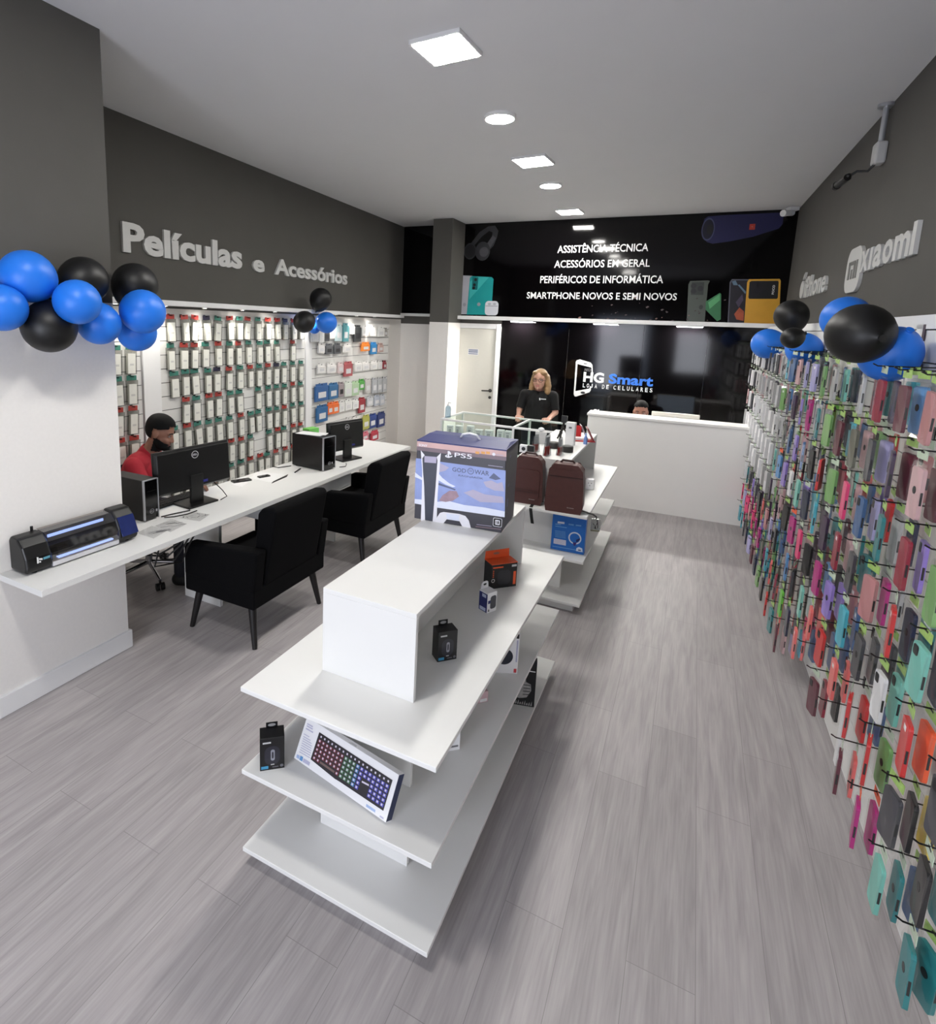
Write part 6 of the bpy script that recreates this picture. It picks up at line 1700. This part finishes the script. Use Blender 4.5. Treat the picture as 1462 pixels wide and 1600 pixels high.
# --- seated man at the service table (local +X = the way he faces)
mb_ = [('torso', (-.01, 0, .53), (0.03, 0, .66), .125, .118), ('torso', (0.03, -.03, .66), (.09, -.03, .86), .115, .105), ('torso', (0.03, .03, .66), (.09, .03, .86), .115, .105),
       ('torso', (.09, -.13, .93), (.09, .13, .93), .066, .066), ('torso', (.08, 0, .90), (.13, 0, .99), .075, .06), ('neck', (.125, 0, .96), (.175, 0, 1.07), .056, .052),
       ('leg', (0, -.09, .52), (.40, -.12, .51), .086, .064), ('leg', (0, .09, .52), (.40, .12, .51), .086, .064),
       ('leg', (.40, -.12, .51), (.38, -.12, .10), .058, .038), ('leg', (.40, .12, .51), (.38, .12, .10), .058, .038),
       ('foot', (.36, -.12, .045), (.53, -.13, .035), .040, .032), ('foot', (.36, .12, .045), (.53, .13, .035), .040, .032)]
for y in (-1, 1):
    mb_ += [('upper', (.09, y * .185, .925), (.20, y * .235, .735), .056, .044), ('fore', (.20, y * .235, .735), (.46, y * .13, .775), .041, .028)]
T1, hp, hl, shell, HR, s = person('person', 'man in red shirt with black beard seated behind the nearer monitor', (-3.66, 2.76, 0), radians(30), mb_,
    [('torso', (0.0, 0, .56), (.13, .165, .12)), ('torso', (.065, 0, .84), (.115, .165, .14))],
    dict(c=(.215, 0, 1.145), pitch=radians(20), yaw=radians(4), s=1.04, brow=H_black, lip=(120, 70, 64)),
    [((.465, -.13, .778), (1, .15, -.05), (0, 0, 1), -1), ((.465, .13, .778), (1, -.15, -.05), (0, 0, 1), 1)], SK1,
    [('t_shirt', lambda c, tg: tg[0] == 'torso' and c.z > .50 or tg[0] == 'upper' and tg[1] < .8, .009, C_red),
     ('trousers', lambda c, tg: tg[0] == 'leg' or (tg[0] == 'torso' and c.z <= .52), .010, C_jeans), ('shoe', lambda c, tg: tg[0] == 'foot', .008, M_blackm)])
def hair_m(c, tg):
    if tg[0] != 'head': return False
    q = hl(c)
    side = q.z > .030 + .30 * max(0, q.x) and q.x < .060
    top = q.z > .066 and q.x < .085
    back = q.x < -.030 and q.z > -.050
    return side or top or back
shell('hair', hair_m, lambda co: .002 + .015 * max(0, min(1, (hl(co).z - .02) / .07)), H_black)
def beard_m(c, tg):
    if tg[0] not in ('head', 'neck'): return False
    q = hl(c)
    if q.x < -.008 or q.z < -.135: return False
    low = q.z < -.030 - .38 * max(0, q.x - .01)
    mouth = q.x > .072 and abs(q.y) < .021 and -.074 < q.z < -.058
    return low and not mouth
shell('beard', beard_m, lambda co: .004 + .008 * max(0, min(1, (-.05 - hl(co).z) / .04)), H_black, smooth=4)

# --- woman standing behind the showcase
wb = [('leg', (0, -.085, .80), (.01, -.09, .44), .088, .058), ('leg', (0, .085, .80), (.01, .09, .44), .088, .058), ('leg', (.01, -.09, .44), (-.01, -.09, .09), .055, .036), ('leg', (.01, .09, .44), (-.01, .09, .09), .055, .036),
      ('foot', (-.02, -.09, .04), (.14, -.10, .03), .036, .028), ('foot', (-.02, .09, .04), (.14, .10, .03), .036, .028),
      ('torso', (0, -.04, .84), (.01, -.03, 1.16), .118, .098), ('torso', (0, .04, .84), (.01, .03, 1.16), .118, .098), ('torso', (.0, -.115, 1.205), (.0, .115, 1.205), .058, .058), ('torso', (0, 0, 1.18), (0, 0, 1.245), .07, .055),
      ('neck', (0, 0, 1.22), (.02, 0, 1.30), .047, .043),
      ('upper', (0, .165, 1.20), (.03, .205, 1.005), .049, .038), ('fore', (.03, .205, 1.005), (.20, .135, .955), .034, .025),
      ('upper', (0, -.165, 1.20), (.03, -.215, 1.01), .049, .038), ('fore', (.03, -.215, 1.01), (.16, -.22, .955), .034, .025)]
# her right hand is the one at the left of the picture: local -Y is to her right
fz = math.atan2(-0.97, 0.235)
T2, hp2, hl2, shell2, HR2, s2 = person('person', 'blond woman in black shirt with glasses standing behind the showcase', (-1.63, 6.80, 0), fz, wb,
    [('torso', (0, 0, .87), (.125, .165, .13)), ('torso', (.055, .055, 1.10), (.06, .065, .07)), ('torso', (.055, -.055, 1.10), (.06, .065, .07)), ('torso', (0, 0, 1.12), (.105, .15, .13))],
    dict(c=(.035, 0, 1.385), pitch=radians(-4), yaw=radians(-14), s=1.02, brow=H_blond, lip=(186, 116, 108)),
    [((.20, .135, .955), (1, -.35, -.1), (0, 0, 1), 1), ((.16, -.22, .958), (1, .05, -.1), (0, 0, 1), -1)], SK2,
    [('t_shirt', lambda c, tg: tg[0] == 'torso' and .80 < c.z < 1.252 or tg[0] == 'upper' and tg[1] < .88, .010, C_black),
     ('trousers', lambda c, tg: tg[0] == 'leg' or (tg[0] == 'torso' and c.z <= .83), .010, C_jeans), ('shoe', lambda c, tg: tg[0] == 'foot', .008, M_blackm)])
b = MB()
b.ball(hp2(-.022, 0, .040), (.104, .088, .098), 22, 16, R=HR2)
for y in (-1, 1):
    for k in range(6):
        z_ = .035 - .034 * k
        b.ball(hp2(-.035 - .002 * k + .012 * (k > 3), y * (.070 + .008 * min(k, 3)), z_), (.062, .036, .042), 16, 10, R=HR2)
    b.ball(hp2(.030, y * .044, .078), (.052, .044, .030), 14, 9, R=HR2)
for k in range(6): b.ball(hp2(-.075, 0, .02 - .036 * k), (.045, .085, .045), 16, 10, R=HR2)
o = b.build('hair', H_blond, T2)
md = o.modifiers.new('r', 'REMESH'); md.mode = 'VOXEL'; md.voxel_size = .008; md.use_smooth_shade = True
sm = o.modifiers.new('s', 'SMOOTH'); sm.factor = .5; sm.iterations = 2
b = MB()
for y in (-1, 1):
    c = [hp2(.0985, y * .034 + .024 * cos(2 * pi * k / 16), -.004 + .020 * sin(2 * pi * k / 16)) for k in range(17)]
    b.tube(c, .0024, 6); b.tube([hp2(.097, y * .058, .0), hp2(.03, y * .080, .003), hp2(-.01, y * .082, -.002)], .0022, 6)
b.tube([hp2(.099, -.010, .0), hp2(.104, 0, .003), hp2(.099, .010, .0)], .0022, 6)
b.build('glasses', mat('glasses_frame', (40, 26, 24), 0.35, var=0), T2)
b = MB(); b.M = Matrix.Translation((.135, .055, 1.165)) @ Matrix.Rotation(pi / 2, 4, 'Z') @ FRONT
b.rect(-.03, .03, 0, .010, 0, 0); b.art([(-.045, -.012), (-.032, -.008), (-.036, .018), (-.05, .014)], 0, 0)
b.build('shirt_logo', M_print_w, T2)

# --- person seated behind the counter, only the top of the head in view
sb_ = [(a, p, q, r0, r1) for a, p, q, r0, r1 in mb_]
def up_(p): return (p[0] - (.30 * max(0, p[2] - .53) if p[2] < 1.08 else 0.15) * .8, p[1], p[2])
sb2 = []
for a, p, q, r0, r1 in mb_:
    if a in ('torso', 'upper', 'neck'):
        p = (p[0] * .35, p[1] * .92, p[2]); q = (q[0] * .35 if a != 'upper' else q[0], q[1] * .92, q[2]); r0 *= .93; r1 *= .93
    if a == 'fore': q = (.31, q[1], q[2])
    if a in ('leg', 'foot'): p = (p[0] * .72, p[1], p[2]); q = (q[0] * .72, q[1], q[2])
    sb2.append((a, p, q, r0, r1))
T3, hp3, hl3, shell3, HR3, s3 = person('person', 'dark-haired person seated behind the counter, face visible only above the nose', (-.515, 7.30, -.03), radians(-88), sb2,
    [('torso', (0, 0, .56), (.12, .155, .12)), ('torso', (.02, 0, .84), (.105, .15, .13))],
    dict(c=(.06, 0, 1.088), pitch=radians(8), yaw=0, s=.98, brow=H_black, lip=(150, 84, 78)),
    [((.315, -.13, .778), (1, .15, -.05), (0, 0, 1), -1), ((.315, .13, .778), (1, -.15, -.05), (0, 0, 1), 1)], SK3,
    [('t_shirt', lambda c, tg: tg[0] == 'torso' and c.z > .50 or tg[0] == 'upper' and tg[1] < .8, .009, C_black),
     ('trousers', lambda c, tg: tg[0] == 'leg' or (tg[0] == 'torso' and c.z <= .52), .010, C_jeans), ('shoe', lambda c, tg: tg[0] == 'foot', .008, M_blackm)])
def hair_s(c, tg):
    if tg[0] != 'head': return False
    q = hl3(c)
    return q.z > .062 - max(0, -q.x) * .9 and not (q.x > .07 and q.z < .07) or q.x < -.02
shell3('hair', hair_s, lambda co: .008 + .012 * max(0, min(1, (hl3(co).z - .03) / .08)), H_black)
b = MB(); b.ball(hp3(-.10, 0, .0), (.045, .045, .045), 14, 10); b.build('hair_bun', H_black, T3)
T = thing('stool', 'dark stool under the person seated behind the counter', 'stool', (-.515, 7.28, 0))
b = MB(); b.lathe([(.17, .385), (.18, .395), (.18, .425), (.17, .432)], 28); b.build('seat', M_fabric, T)
b = MB(); b.tube([(0, 0, .03), (0, 0, .39)], .025, 12); b.build('post', M_chrome, T)
b = MB(); b.lathe([(.20, 0), (.20, .012), (.03, .035)], 28); b.build('foot_plate', M_chrome, T)
